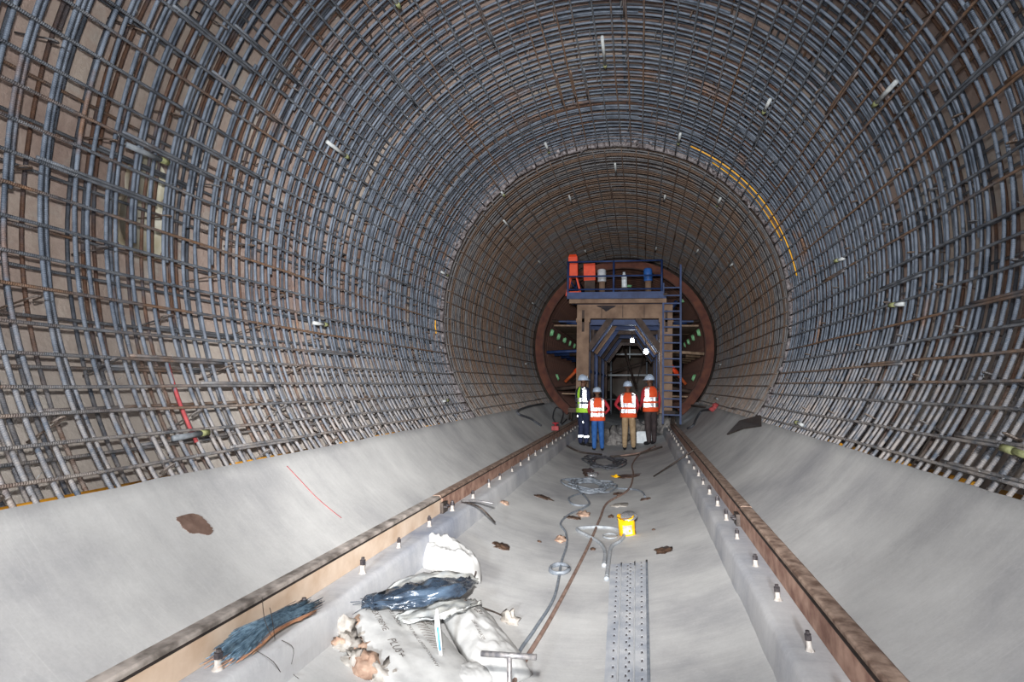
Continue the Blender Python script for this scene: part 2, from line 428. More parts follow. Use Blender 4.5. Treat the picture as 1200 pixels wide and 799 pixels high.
def cage(y0, y1, label, mats, inner_step, far=False):
    root = empty('rebar_cage', (0, (y0 + y1)/2, 0)); off = Vector((0, -(y0 + y1)/2, 0))
    tag(root, label, 'rebar cage')
    hm, lm, om = mats
    variants = []
    for v in range(8):
        la = [(28 + 22*(v % 2), 26), (152 + 30*((v + 1) % 2), 34)] if v % 4 != 3 else [(95 + 4*v, 18)]
        variants.append(hoop_mesh('hoop_bar', 2.972, .0138, 10*v + (100 if far else 1), la))
    ov = [hoop_mesh('outer_hoop_bar', 3.205, .0132, 77 + 5*v + (100 if far else 1), [(35 + 12*v, 20), (165 - 9*v, 22)]) for v in range(5)]
    rnd = random.Random(5 if far else 3)
    y = y0 + .06; i = 0
    while y < y1 - .03:
        o = link('hoop_bar', variants[rnd.randrange(8)], hm, root, off + Vector((0, y + rnd.uniform(-.026, .026), ZC)))
        o.rotation_euler = (rnd.uniform(-.004, .004), 0, rnd.uniform(-.006, .006))
        if rnd.random() < .5: o.scale = (-1, 1, 1)
        y += inner_step; i += 1
    y = y0 + .10
    while y < y1 - .03:
        o = link('outer_hoop_bar', ov[rnd.randrange(5)], om, root, off + Vector((0, y + rnd.uniform(-.03, .03), ZC)))
        o.rotation_euler = (rnd.uniform(-.006, .006), 0, rnd.uniform(-.01, .01))
        if rnd.random() < .5: o.scale = (-1, 1, 1)
        y += inner_step
    # straight bars along the tunnel, tied inside the hoops
    L = y1 - y0
    def long_mesh(seed, r, lap):
        rn = random.Random(seed); mb = MB(); m = int(L/.35)
        def seg(ya, yb, ox):
            pts = [Vector((ox + .010*noise.noise(Vector((q*.6, seed, 1))), q, .008*noise.noise(Vector((q*.7, seed, 5))))) for q in [ya + (yb - ya)*k/m for k in range(m + 1)]]
            mb.tube(pts, r, 6)
        c = rn.uniform(-L*.3, L*.3)
        if lap: seg(-L/2, c + .45, -r*1.05); seg(c - .45, L/2, r*1.05)
        else: seg(-L/2, L/2, 0)
        return mb.mesh('longitudinal_bar')
    lv = [long_mesh(v + (50 if far else 0), 0.0112, v % 3 != 0) for v in range(9)]
    k = 0; a = 219.0
    while a > -39.5:
        o = link('longitudinal_bar', lv[rnd.randrange(9)], lm, root, off + cyl(2.944, a + rnd.uniform(-.35, .35), (y0 + y1)/2))
        o.rotation_euler = (0, rd(90 - a), 0); o.rotation_euler.z += 0
        a -= 3.75 if not far else 5.0; k += 1
    a = 217.0
    while a > -39.5:
        o = link('outer_longitudinal_bar', lv[rnd.randrange(9)], om, root, off + cyl(3.178, a + rnd.uniform(-.8, .8), (y0 + y1)/2))
        o.rotation_euler = (0, rd(90 - a), 0); a -= 5.6 if not far else 7.5
    return root, off
near, noff = cage(.5, 10.32, 'near cage of blue-grey reinforcing bars lining the tunnel before the splashed joint', ('rebar_steel', 'rebar_longitudinal', 'rebar_outer'), .125)
far_, foff = cage(10.50, 19.85, 'far rust-brown cage of reinforcing bars between the joint and the formwork', ('rebar_far', 'rebar_far', 'rebar_rusty'), .105, True)

# radial links with a hooked inner end, tying the two layers of the near cage together
def link_mesh(seed):
    rn = random.Random(seed); mb = MB()
    pts = [Vector((0, 0, .27)), Vector((0, 0, .13)), Vector((0, .004, .0)), Vector((0, -.004, -.030)), Vector((0, -.022, -.038)), Vector((0, -.036, -.024)), Vector((0, -.040, .035 + rn.uniform(0, .03)))]
    mb.tube(smooth_path(pts, 3), .0065, 5); return mb.mesh('tie_link')
lk = [link_mesh(s) for s in range(4)]
rnd = random.Random(21); cnt = 0
for j in range(18):
    for i in range(17):
        a = 216 - 3.75*4*i - (7.5 if j % 2 else 0); y = 1.2 + j*.52 + rnd.uniform(-.05, .05)
        if a < -37 or cnt >= 295: continue
        o = link('tie_link', lk[rnd.randrange(4)], 'rebar_rusty', near, noff + cyl(2.955, a + rnd.uniform(-.2, .5), y)); cnt += 1
        o.rotation_euler = (0, rd(90 - a), 0); o.scale = (rnd.choice((-1, 1)), rnd.choice((-1, 1)), 1)
# loose diagonal support bars standing between the layers
for k in range(16):
    a0 = rnd.choice((150, 160, 172, 184, 196, 140, 30, 18, 42, 8, 205, 128)); y = rnd.uniform(1.8, 7); da = rnd.uniform(-9, 9); dy = rnd.uniform(.6, 1.5)*rnd.choice((-1, 1))
    MB().tube([cyl(3.10, a0, y) + noff, cyl(3.13, a0 + da, y + dy) + noff], .008, 6).build('support_bar', 'rebar_rusty', near)
# twisted tie wires at the crossings
mb = MB(); rnd = random.Random(9)
for k in range(1700):
    a = 219 - 3.75*rnd.randrange(0, 69); y = .56 + .125*rnd.randrange(0, 78) + rnd.uniform(-.02, .02)
    p = cyl(2.936, a + rnd.uniform(-.3, .3), y); rad = (Vector((0, y, ZC)) - p).normalized()
    tg = Vector((0, 1, 0)); ci = rad.cross(tg)
    q = p + tg*rnd.uniform(-.03, .03) + ci*rnd.uniform(-.03, .03) + rad*rnd.uniform(.0, .02)
    mb.tube([p + rad*.006 + noff, (p + q)/2 + rad*.010 + noff, q + noff], .0016, 3)
tag(mb.build('tie_wire', 'tie_wire', near), 'bright twisted ends of tie wire at the bar crossings', kind='stuff')

# plastic injection pipes fixed to the cages
def pipe(y, a, ln, tilt, r=.026, mat='pipe_plastic', root=None, off=None, rad=2.905, plug=True):
    root = near if root is None else root; off = noff if off is None else off
    p = cyl(rad, a, y); d = (Vector((0, 1, 0)) + (Vector((0, y, ZC)) - p).normalized()*tilt).normalized()
    s = p - d*ln
    o = MB().tube([s + off, p + off], r, 10).build('grout_pipe', mat, root)
    if plug: MB().tube([p + off - d*.015, p + off + d*.05], r*1.12, 10).build('pipe_plug', 'pipe_plug', o)
for (yw, ln, tl, m) in (((3.676, 171.24), .42, .10, 'pipe_grey'), ((5.942, 152.99), .55, .06, 'pipe_plastic'), ((5.103, 124.21), .3, .15, 'pipe_plastic'),
        ((5.651, 24.75), .5, .12, 'pipe_plastic'), ((7.445, 44.19), .4, .1, 'pipe_plastic'), ((6.092, -10.39), .16, .5, 'pipe_plastic'),
        ((7.725, 4.48), .16, .5, 'pipe_plastic'), ((11.478, 45.72), .6, .05, 'pipe_plastic'), ((3.670, -147.65), .35, .15, 'pipe_grey'),
        ((6.007, -169.15), .3, .1, 'pipe_plastic'), ((3.612, -33.35), .14, .5, 'pipe_plug'), ((7.653, -35.89), .2, .3, 'pipe_plastic'),
        ((10.149, 164.84), .4, .05, 'pipe_plastic'), ((9.905, 107.94), .5, .05, 'pipe_plastic'), ((7.562, 86.06), .9, .03, 'pipe_plastic'),
        ((9.693, 64.67), .5, .05, 'pipe_plastic'), ((9.250, -149.64), .2, .2, 'pipe_plastic'), ((10.461, 128.89), .12, .6, 'pipe_plastic')):
    pipe(yw[0], yw[1], ln*.7, tl*.8, .020, m)
for (yw, ln, tl) in (((12.047, 134.65), .6, .1), ((11.701, 86.40), .7, .04), ((14.757, -174.77), .06, .6), ((12.943, 106.75), .5, .1), ((12.933, 66.89), .4, .1),
        ((16.066, 134.13), .5, .1), ((17.932, 109.19), .4, .1), ((17.982, 68.05), .5, .1), ((15.770, 45.95), .5, .1), ((13.961, 28.27), .3, .2), ((18.271, 153.80), .4, .1),
        ((18.499, -13.17), .2, .3), ((16.177, -33.20), .2, .3), ((18.320, -169.00), .25, .3)):
    pipe(yw[0], yw[1], ln*.8, tl, .019, 'pipe_plastic', far_, foff, plug=False)
# red sprayed marks on one bar
mb = MB(); mb.tube([cyl(2.968, a, 3.66 + (212 - a)*.002) + noff for a in (213, 211, 209, 207, 205, 203, 201)], .0143, 6); mb.build('red_mark', 'red_paint', near)

# splashed construction joint ring between the two cages
root = empty('joint_strip', (0, 10.41, 0)); tag(root, 'ring of splashed sheeting closing the joint between near and far cages', 'joint strip')
o3 = Vector((0, -10.41, 0))
mb = MB(); m = 170
for i in range(m + 1):
    a = -40 + 260*i/m
    for (r, y) in ((3.30, 10.35), (2.995, 10.34), (2.955, 10.41), (2.99, 10.47), (3.30, 10.48)):
        q = noise.noise(Vector((a*.22, y*9, 1)))*.030 + noise.noise(Vector((a*.8, y*9, 3)))*.016
        mb.v.append(cyl(r + q, a, y + q*1.2) + o3)
for i in range(m):
    for k in range(4): b = i*5 + k; mb.face((b, b + 5, b + 6, b + 1))
mb.build('sheet_ring', 'splash', root)
mb = MB(); rnd = random.Random(4)
for k in range(240):
    a = rnd.uniform(-38, 218); s = rnd.uniform(.015, .045); mb.blob(cyl(2.985 + rnd.uniform(-.02, .05), a, 10.41 + rnd.uniform(-.32, .08)) + o3, (s, s*rnd.uniform(.8, 2.4), s), 7, .6, 4, k)
tag(mb.build('concrete_splash', 'splash', root), 'grey lumps of splashed concrete', kind='stuff')

# orange boards wedged behind the bars along both lips of the invert
for sg, e, lab in ((-1, EDGE_L, 'broken orange board strip behind the bars along the left invert lip'), (1, EDGE_R, 'broken orange board strip behind the bars along the right invert lip')):
    r0 = empty('board_strip', (sg*2.4, 5, 1.1)); tag(r0, lab, 'board'); rnd = random.Random(6 + sg); y = .8
    off = -Vector((sg*2.4, 5, 1.1))
    while y < 10:
        L = rnd.uniform(.5, 1.3); a = e + sg*1.0
        m_ = Matrix.Translation(cyl(3.045, a, y) + off) @ Matrix.Rotation(rd(90 - a), 4, 'Y')
        MB().box((-.028, 0, -.012), (.028, L, .012), 0, m_).build('board', 'orange_board', r0); y += L + rnd.uniform(.05, .6)
for sg, e, lab in ((-1, EDGE_L, 'ridge of brown dirt behind the bars on the left invert lip'), (1, EDGE_R, 'ridge of brown dirt behind the bars on the right invert lip')):
    mb = MB(); c = cyl(3.15, e, 4.5); m = 90; y0, y1 = .6, 10.2
    for i in range(m + 1):
        y = y0 + (y1 - y0)*i/m; h = 1.3 + 1.3*noise.noise(Vector((y*.9, sg*4, 2))) + .7*noise.noise(Vector((y*4, sg*4, 5))); h = max(.2, h)
        for (r, q) in ((2.99, -.4), (3.03, .35*h), (3.12, h), (3.24, 1.3*h), (3.34, 1.6*h), (3.34, -.4)): mb.v.append(cyl(r, e + sg*q*(1 if sg > 0 else 1), y) - c)
    for i in range(m):
        for k in range(5): b = i*6 + k; mb.face((b, b + 6, b + 7, b + 1))
    mb.face(range(6)); mb.face(range(m*6, m*6 + 6))
    tag(mb.build('dirt_ridge', 'dirt', None, loc=c), lab, 'dirt')
# yellow hoses threaded behind the hoops near the joint
for (yy, a0, a1, lab) in ((9.80, 61, 8, 'longer yellow hose bent behind the hoops at upper right'), (10.0, 53, 20, 'shorter yellow hose beside the joint ring at upper right'), (10.0, 181, 186, 'short yellow hose piece behind left bars by the joint')):
    mid = (a0 + a1)/2; c = cyl(2.972, mid, yy)
    mb = MB().tube([cyl(2.972, a0 + (a1 - a0)*k/24, yy + .012*math.sin(k*.4)) - c for k in range(25)], .011, 8)
    tag(mb.build('yellow_hose', 'yellow_hose', None, loc=c), lab, 'hose')

# ================================================================ steel rails on the curbs
def rail(sg, y0, y1, body, top, seam, label, dx=0):
    r0 = empty('steel_rail', (sg*1.41, (y0 + y1)/2, CT)); off = -Vector((sg*1.41, (y0 + y1)/2, CT)); tag(r0, label, 'rail')
    xa, xb = sg*(1.362 + dx), sg*(1.46 + dx); lo, hi = min(xa, xb), max(xa, xb)
    MB().box(Vector((lo, y0, CT + .001)) + off, Vector((hi, y1, CT + .128)) + off).build('beam', body, r0, False)
    x2, x3 = sorted((sg*(1.363 + dx), sg*(1.455 + dx)))
    MB().box(Vector((x2, y0, CT + .128)) + off, Vector((x3, y1, CT + .134)) + off).build('seam', seam, r0, False)
    x4, x5 = sorted((sg*(1.377 + dx), sg*(1.468 + dx)))
    tp = MB()
    m = int((y1 - y0)/.15) + 2
    for k in range(m):
        y = y0 + (y1 - y0)*k/(m - 1); q = .003*noise.noise(Vector((y*4, sg, 0)))
        for (x, z) in ((x4, .134), (x5, .134), (x5 - q, .150), (x5 - .012, .157), (x4 + .012, .157), (x4 + q, .150)): tp.v.append(Vector((x, y, CT + z)) + off)
    for k in range(m - 1):
        for i in range(6): a = k*6 + i; b = k*6 + (i + 1) % 6; tp.face((a, b, b + 6, a + 6))
    tp.face(range(6)); tp.face([(m - 1)*6 + i for i in range(6)][::-1]); tp.build('top_flange', top, r0, False)
    return r0
rail(-1, YA, 5.62, 'rail_tan', 'rail_top', 'seam_dark', 'near tan-painted steel rail length on the left curb')
rail(-1, 5.66, 19.0, 'rail_rust', 'rail_top_rust', 'seam_dark', 'far rust-brown steel rail length on the left curb', .004)
rail(1, YA, 5.58, 'rail_rust', 'rail_top_rust', 'seam_dark', 'near rust-brown steel rail length on the right curb')
rail(1, 5.61, 19.0, 'rail_rust', 'rail_top_rust', 'seam_dark', 'far rust-brown steel rail length on the right curb', .004)
for sg, y, lab in ((-1, 5.64, 'rusty bolted clamp at the left rail joint'), (1, 5.59, 'rusty bolted clamp at the right rail joint')):
    c = Vector((sg*1.345, y, CT)); r0 = empty('rail_clamp', c); tag(r0, lab, 'clamp')
    MB().box((-.016, -.07, .0), (.016, .07, .10)).build('plate', 'rod_dark', r0, False)
    for k in (-.04, .04): MB().lathe([(.016, 0), (.016, .03), (.008, .03), (.008, .05), (0, .05)], 6, Matrix.Translation((0, k, .06)) @ Matrix.Rotation(-sg*PI/2, 4, 'Y')).build('bolt', 'bolt_steel', r0, False)

# ================================================================ steel formwork and its trolley
FY = 19.90
fw = empty('tunnel_formwork', (0, FY, ZC)); tag(fw, 'round rust-brown steel tunnel formwork with ribs and green ports', 'formwork')
def arc_solid(r0, r1, y0, y1, a0=-50, a1=230, seg=4.0):
    mb = MB(); m = int((a1 - a0)/seg)
    for i in range(m + 1):
        a = rd(a0 + (a1 - a0)*i/m)
        for r, y in ((r0, y0), (r1, y0), (r1, y1), (r0, y1)): mb.v.append(Vector((r*math.cos(a), y, r*math.sin(a))))
    for i in range(m):
        for k in range(4): k2 = (k + 1) % 4; mb.face((i*4 + k, i*4 + k2, i*4 + 4 + k2, i*4 + 4 + k))
    mb.face((3, 2, 1, 0)); mb.face([m*4 + k for k in range(4)])
    return mb
arc_solid(2.845, 2.868, .02, 10.6).build('skin_plate', 'form_rust', fw)
arc_solid(2.62, 2.885, -.03, .0).build('end_flange', 'form_flange', fw, False)
arc_solid(2.60, 2.64, -.05, .10).build('flange_lip', 'form_rust', fw, False)
ribm = arc_solid(2.66, 2.845, 0, .02, seg=5).mesh('rib', False)
for k in range(23): link('rib', ribm, 'form_rust', fw, (0, .45 + .45*k, 0))
strm = MB().box((-.03, .03, -.035), (.03, 10.55, .035)).mesh('stringer', False)
for k in range(36):
    a = -46 + 272*k/35
    o = link('stringer', strm, 'form_dark' if k % 2 else 'form_rust', fw, (2.78*math.cos(rd(a)), 0, 2.78*math.sin(rd(a)))); o.rotation_euler = (0, rd(90 - a), 0)
pm = MB().lathe([(.12, 0), (.13, .02), (.13, .20), (.10, .23), (.10, .25), (0, .25)], 14).mesh('port_cover', False)
for y, a in ((21.64, 165), (23.5, 165), (25.4, 165), (27.3, 165), (29.3, 165), (21.7, 12.2), (24.0, 12.2), (26.2, 12.2), (28.2, 12.2),
             (22.3, -159.5), (22.6, -22), (23.7, 85.6), (26.2, 85.6), (21.4, 40)):
    o = link('port_cover', pm, 'port_green', fw, (2.845*math.cos(rd(a)), y - FY, 2.845*math.sin(rd(a)))); o.rotation_euler = (0, rd(90 - a) + PI, 0)

TY = 19.30; TYN = 17.0; K = TYN/TY       # front portal stands 17 m from the photographer
TO = Vector((.066, TYN, .726))
tr = empty('formwork_trolley', TO); tr.rotation_euler = (0, .03, 0)
tag(tr, 'blue and tan steel portal trolley carrying the round formwork', 'trolley')
def tp(x, y, z): return Vector((x*K, y - TY, (z - .60)*K))
def dk(x, y, z): return (.547 + (x - .547)*K, y - TY + TYN, 1.658 + (z - 1.658)*K)
frames = [(19.3, 'form_tan', 'form_tan', 'form_dark'), (19.75, 'form_blue', 'form_blue', 'form_blue'), (21.3, 'form_dark', 'form_blue', 'form_tan'), (23.0, 'form_blue', 'form_dark', 'form_blue'),
          (24.8, 'form_dark', 'form_blue', 'form_dark'), (26.8, 'form_blue', 'form_dark', 'form_blue'), (29.0, 'form_dark', 'form_dark', 'form_dark')]
for i, (y, cm, bm_, km) in enumerate(frames):
    wd = .39 if i == 0 else .24; dy = .32 if i == 0 else .22
    for sg in (-1, 1):
        x0, x1 = (sg*1.11, sg*(1.11 + wd)); lo, hi = min(x0, x1), max(x0, x1)
        col = MB().box(tp(lo, y, .80), tp(hi, y + dy, 3.78)).build('column', cm, tr, False)
        if i == 0:
            MB().box(tp(lo - .03, y - .012, 3.66), tp(hi + .03, y + dy, 3.78)).build('cap_plate', 'form_tan', col, False)
            MB().box(tp(lo + .16, y - .012, 3.35), tp(lo + .24, y, 4.05)).build('stiffener', 'form_dark', col, False)
        if i in (0, 3, 6):
            wh = MB().lathe([(.12, -.05), (.14, -.05), (.14, .02), (.17, .02), (.17, .05), (.12, .05)], 20, Matrix.Translation(Vector((sg*1.41 - .066, y + .15 - TY, .597 + .14 - .726 - sg*.04))) @ Matrix.Rotation(PI/2, 4, 'Y')).build('wheel', 'rod_dark', tr)
            MB().box(Vector((sg*1.30 - .16 - .066, y - .1 - TY, .13)), Vector((sg*1.30 + .16 - .066, y + .42 - TY, .26))).build('bogie', 'form_dark', tr, False)
        k0 = tp(sg*.42, y + dy*.4, 3.80); k1 = tp(sg*1.13, y + dy*.4, 2.78)
        ox = 0 if i == 0 else -sg*.04
        MB().beam(k0 + Vector((ox, 0, 0)), k1 + Vector((ox, 0, 0)), .16, .20, 0, (0, 1, 0)).build('knee_brace', km, tr, False)
    h0 = 3.78 if i == 0 else 3.62
    b = MB().box(tp(-1.5, y - .01, h0), tp(1.5, y + dy, 4.23 if i == 0 else 3.95)).build('cross_beam', bm_, tr, False)
    if i == 0:
        for x in (-.72, -.05, .62): MB().box(tp(x, y - .025, 3.80), tp(x + .02, y - .01, 4.21)).build('stiffener', 'form_dark', b, False)
        st = MB()                                   # oil stain that ran down from the deck
        pts = [(-.88, 4.20), (-.25, 4.20), (-.30, 4.14), (-.42, 4.09), (-.52, 4.02), (-.58, 4.00), (-.64, 4.06), (-.75, 4.13), (-.84, 4.16)]
        for x, z in pts: st.v.append(tp(x, y - .013, z))
        for x, z in pts: st.v.append(tp(x, y - .011, z))
        m = len(pts); st.face(list(range(m))); [st.face((q, (q + 1) % m, m + (q + 1) % m, m + q)) for q in range(m)]
        st.build('oil_stain', 'dark_stain', b, False)
for sg in (-1, 1):                                    # side girders tying the portals together
    MB().box(tp(sg*1.30 - .10, 19.6, 1.02), tp(sg*1.30 + .10, 31.2, 1.28)).build('side_girder', 'form_dark', tr, False)
    MB().box(tp(sg*1.30 - .08, 19.6, 3.95), tp(sg*1.30 + .08, 31.2, 4.20)).build('side_girder', 'form_blue', tr, False)
    for z in (2.05, 2.85): MB().box(tp(sg*1.22 - .05, 19.6, z), tp(sg*1.22 + .05, 31.2, z + .1)).build('side_girder', 'form_blue', tr, False)
# deck, fascia and guard rail
for k in range(9): MB().box(tp(-1.78, 18.95 + 1.13*k, 4.46), tp(1.32, 18.95 + 1.13*k + 1.115, 4.52)).build('deck_plate', 'form_dark', tr, False)
MB().box(tp(-1.78, 18.90, 4.36), tp(1.20, 18.95, 4.57)).build('deck_fascia', 'form_blue', tr, False)
MB().box(tp(-1.72, 18.98, 4.23), tp(1.30, 19.12, 4.36)).build('deck_bearer', 'form_tan', tr, False)
MB().box(tp(-1.66, 19.14, 4.23), tp(1.30, 19.28, 4.45)).build('deck_bearer', 'form_blue', tr, False)
for x in (-1.76, -.32, 1.15): MB().tube([tp(x, 18.93, 4.40), tp(x, 18.93, 5.56)], .030, 8).build('guard_post', 'form_blue', tr)
for z in (5.55, 5.08, 4.66): MB().tube([tp(-1.78, 18.93, z), tp(1.17, 18.93, z)], .024, 8).build('guard_rail', 'form_blue', tr)
for z in (5.55, 5.08): MB().tube([tp(-1.78, 18.93, z), tp(-1.78, 26, z)], .024, 8).build('guard_rail', 'form_blue', tr)
for y in (21.3, 23.6, 26): MB().tube([tp(-1.78, y, 4.5), tp(-1.78, y, 5.56)], .026, 8).build('guard_post', 'form_blue', tr)
# struts and jacks between trolley and skin
def strut(a, b, r, m, sleeve=None):
    a = Vector(a) - TO; b = Vector(b) - TO
    o = MB().tube([a, b], r, 8).build('jack_strut', m, tr)
    if sleeve: MB().tube([a + (b - a)*.25, a + (b - a)*.62], r*1.5, 8).build('jack_sleeve', sleeve, o)
for k, y in enumerate((20.3, 22.2, 24.1, 26.0, 28.0)):
    for sg in (-1, 1):
        strut((sg*1.2 + .07, y, 2.80), (sg*2.62, y, 2.72), .055, 'form_blue' if sg < 0 else 'timber', 'form_dark' if k else None)
        strut((sg*1.2 + .07, y, 3.70), (sg*2.45, y, 3.80), .05, 'form_dark', 'form_blue')
        strut((sg*1.2 + .07, y + .2, 2.62), (sg*2.0, y + .2, 1.72), .055, 'orange_dull' if k == 0 else 'form_dark', 'orange_paint' if k == 0 else None)
        strut((sg*1.2 + .07, y + .3, 1.62), (sg*2.40, y + .3, 1.45), .07, 'form_dark')
        strut((sg*1.2 + .07, y, 3.95), (sg*1.95, y, 4.75), .05, 'form_dark', 'form_blue')
# side working platforms hanging between trolley and skin
for sg in (-1, 1):
    for z, xw, mt in ((3.60, 2.36, 'timber'), (3.74, 2.2, 'form_blue'), (1.30, 2.05, 'timber')):
        for k in range(3):
            x0, x1 = sorted((sg*1.30, sg*xw)); MB().box(Vector((x0 + .03*k, 20.1 + 3.1*k, z)) - TO, Vector((x1 - .05*k, 23.1 + 3.1*k, z + .05)) - TO).build('side_plank', mt, tr, False)

# ladder leaning on the right of the trolley
ld = empty('ladder', (1.36, 16.68, .60)); ld.scale = (K, 1, K); ld.rotation_euler = (-.012, .03, 0); tag(ld, 'tall blue steel ladder standing against the right trolley column', 'ladder')
for x in (-.27, .25): MB().box((x - .028, -.03, 0), (x + .028, .03, 4.35 if x < 0 else 4.92)).build('stile', 'form_blue', ld, False)
rung = MB().beam((-.25, 0, 0), (.23, 0, 0), .04, .04).mesh('rung', False)
for k in range(17): link('rung', rung, 'form_blue' if k not in (3, 5) else 'form_tan', ld, (0, 0, .28 + .245*k))
# things standing on the deck
r0 = empty('orange_machine', dk(-1.50, 19.35, 4.565)); r0.scale = (K, K, K); tag(r0, 'tall orange cabinet machine on splayed red legs above the deck', 'machine')
MB().box((-.145, -.13, .60), (.145, .17, 1.28)).build('cabinet', 'orange_paint', r0, False)
MB().lathe([(.205, 1.28), (.15, 1.36), (0, 1.365)], 4, Matrix.Rotation(PI/4, 4, 'Z')).build('cap', 'orange_paint', r0, False)
for x in (-1, 1):
    for y in (-.12, .16): MB().beam((x*.10, y, .62), (x*.24, y, .0), .04, .04).build('leg', 'orange_paint', r0, False)
MB().box((-.21, -.14, .10), (.21, -.10, .14)).build('foot_bar', 'orange_paint', r0, False)
r0 = empty('orange_box', dk(-1.0, 19.75, 4.55)); r0.scale = (K, K, K); tag(r0, 'lower square orange box beside the tall orange machine', 'box')
MB().box((-.19, -.2, .56), (.19, .2, 1.12)).build('case', 'orange_paint', r0, False)
MB().box((-.17, -.18, 0), (.17, .18, .56)).build('stand', 'form_dark', r0, False)
for x, mt, lab in ((-.60, 'drum_white', 'pale grey lifting cylinder on a tan base on the trolley deck'), (.88, 'drum_blue', 'blue lifting cylinder on a tan base on the trolley deck')):
    r0 = empty('lifting_cylinder', dk(x, 19.6, 4.545 - .03*x)); r0.scale = (K, K, K); tag(r0, lab, 'hydraulic cylinder')
    MB().lathe([(.13, 0), (.12, .05), (.10, .08), (.10, .44), (.12, .48)], 16).build('base', 'form_tan', r0)
    MB().lathe([(.12, .48), (.14, .50), (.14, .86), (.11, .90), (0, .90)], 16).build('cylinder', mt, r0)
r0 = empty('white_jug', dk(.12, 19.7, 4.535)); r0.scale = (K, K, K); tag(r0, 'small white plastic jug on the deck between the lifting cylinders', 'jug')
MB().lathe([(.08, .30), (.09, .32), (.09, .68), (.045, .76), (.045, .82), (0, .82)], 14).build('bottle', 'steel_white', r0)
MB().box((-.11, -.11, 0), (.11, .11, .30)).build('stand', 'form_dark', r0, False)
# lamps hanging in the passage; the far bulb is added, hidden, to light the scaffold
for (p, lab, en) in (((0.335, 19.800, 3.099), 'upper bare white bulb hanging in the trolley passage', 9), ((0.741, 18.000, 2.631), 'lower bare white bulb hanging in the trolley passage', 9), ((-.35, 25.6, 3.62), 'added unseen fill bulb under the roof at the far passage end', 22)):
    r0 = empty('bulb_lamp', p); tag(r0, lab, 'lamp')
    MB().lathe([(0, -.075), (.05, -.055), (.072, 0), (.05, .05), (.03, .075)], 14).build('bulb', 'bulb', r0)
    MB().lathe([(.034, .07), (.034, .15), (.01, .17), (.008, .35)], 10).build('socket', 'rod_dark', r0)
    lo = lamp('bulb_light', 'POINT', (p[0], p[1] - .02, p[2] - .16), en, (.82, .91, 1), .07)
# scaffold closing the far end of the passage
sc = empty('scaffold', (0, 31.2, 0)); tag(sc, 'pale scaffold rails with diagonal braces seen through the trolley passage', 'scaffold')
def sp(x, y): p = ony_(x, y); return p
for a, b, r, m in (((-1.188, 31.200, 3.253), (0.880, 31.200, 3.214), .045, 'steel_white'), ((-1.383, 31.200, 2.175), (1.066, 31.200, 2.147), .045, 'steel_white'), ((-1.407, 31.200, 0.924), (1.036, 31.200, 0.916), .03, 'hose_grey')):
    MB().tube([Vector(a) - Vector((0, 31.2, 0)), Vector(b) - Vector((0, 31.2, 0))], r, 8).build('guard_rail', m, sc)
for a, b, r, m in (((0.082, 31.300, 3.895), (0.062, 31.300, 3.015), .03, 'steel_white'), ((-0.874, 31.300, 3.917), (-0.962, 31.300, -0.476), .05, 'hose_grey'), ((0.934, 31.300, 3.656), (0.834, 31.300, -0.465), .04, 'hose_grey'), ((0.021, 31.400, 5.147), (-0.103, 31.400, -0.477), .03, 'rod_dark')):
    MB().tube([Vector(a) - Vector((0, 31.2, 0)), Vector(b) - Vector((0, 31.2, 0))], r, 8).build('standard', m, sc)
for a, b, r, m in (((-0.343, 31.100, 3.978), (0.371, 31.100, 1.439), .06, 'form_dark'), ((-1.245, 31.100, 2.238), (1.083, 31.100, 2.902), .03, 'rod_dark'), ((0.800, 31.100, 3.428), (0.377, 31.100, 1.698), .02, 'rod_dark')):
    MB().tube([Vector(a) - Vector((0, 31.2, 0)), Vector(b) - Vector((0, 31.2, 0))], r, 8).build('brace', m, sc)

# ================================================================ people
VEST = [(.84, .212, .150), (.95, .206, .146), (1.08, .202, .142), (1.20, .210, .144), (1.32, .216, .146), (1.40, .206, .130), (1.45, .165, .104), (1.485, .095, .084)]
def vest_ab(z):
    for (z0, a0, b0), (z1, a1, b1) in zip(VEST, VEST[1:]):
        if z <= z1: t = max(0, (z - z0)/(z1 - z0)); return a0 + (a1 - a0)*t, b0 + (b1 - b0)*t
    return VEST[-1][1:]
def vest_pt(ph, z, out=0):     # ph = 0 is the wearer's back (local -Y)
    a, b = vest_ab(z); return Vector((-math.sin(ph)*(a + out), -math.cos(ph)*(b + out), z))
def retro(mb, S, lu, lv, a=.015):       # cube-corner reflective film over the surface S(u, v)
    h = a*math.sqrt(3)/2; nu = max(2, int(lu/a)); nv = max(1, round(lv/h)); base = len(mb.v)
    for j in range(nv + 1):
        for i in range(nu + 1): mb.v.append(S((i + .5*(j % 2))*a, j*h))
    def tri(i0, i1, i2):
        p, q, r = (mb.v[base + i0], mb.v[base + i1], mb.v[base + i2])
        n = (q - p).cross(r - p)
        if n.length < 1e-12: return
        n.normalize(); e = ((q - p).length + (r - q).length + (p - r).length)/3
        mb.v.append((p + q + r)/3 - n*e/math.sqrt(6)); c = len(mb.v) - 1
        for s, t in ((i0, i1), (i1, i2), (i2, i0)): mb.face((base + s, base + t, c))
    w_ = nu + 1
    for j in range(nv):
        for i in range(nu):
            A, B, C_, D = j*w_ + i, j*w_ + i + 1, (j + 1)*w_ + i, (j + 1)*w_ + i + 1
            if j % 2 == 0: tri(A, B, C_); tri(B, D, C_)
            else: tri(A, D, C_); tri(A, B, D)
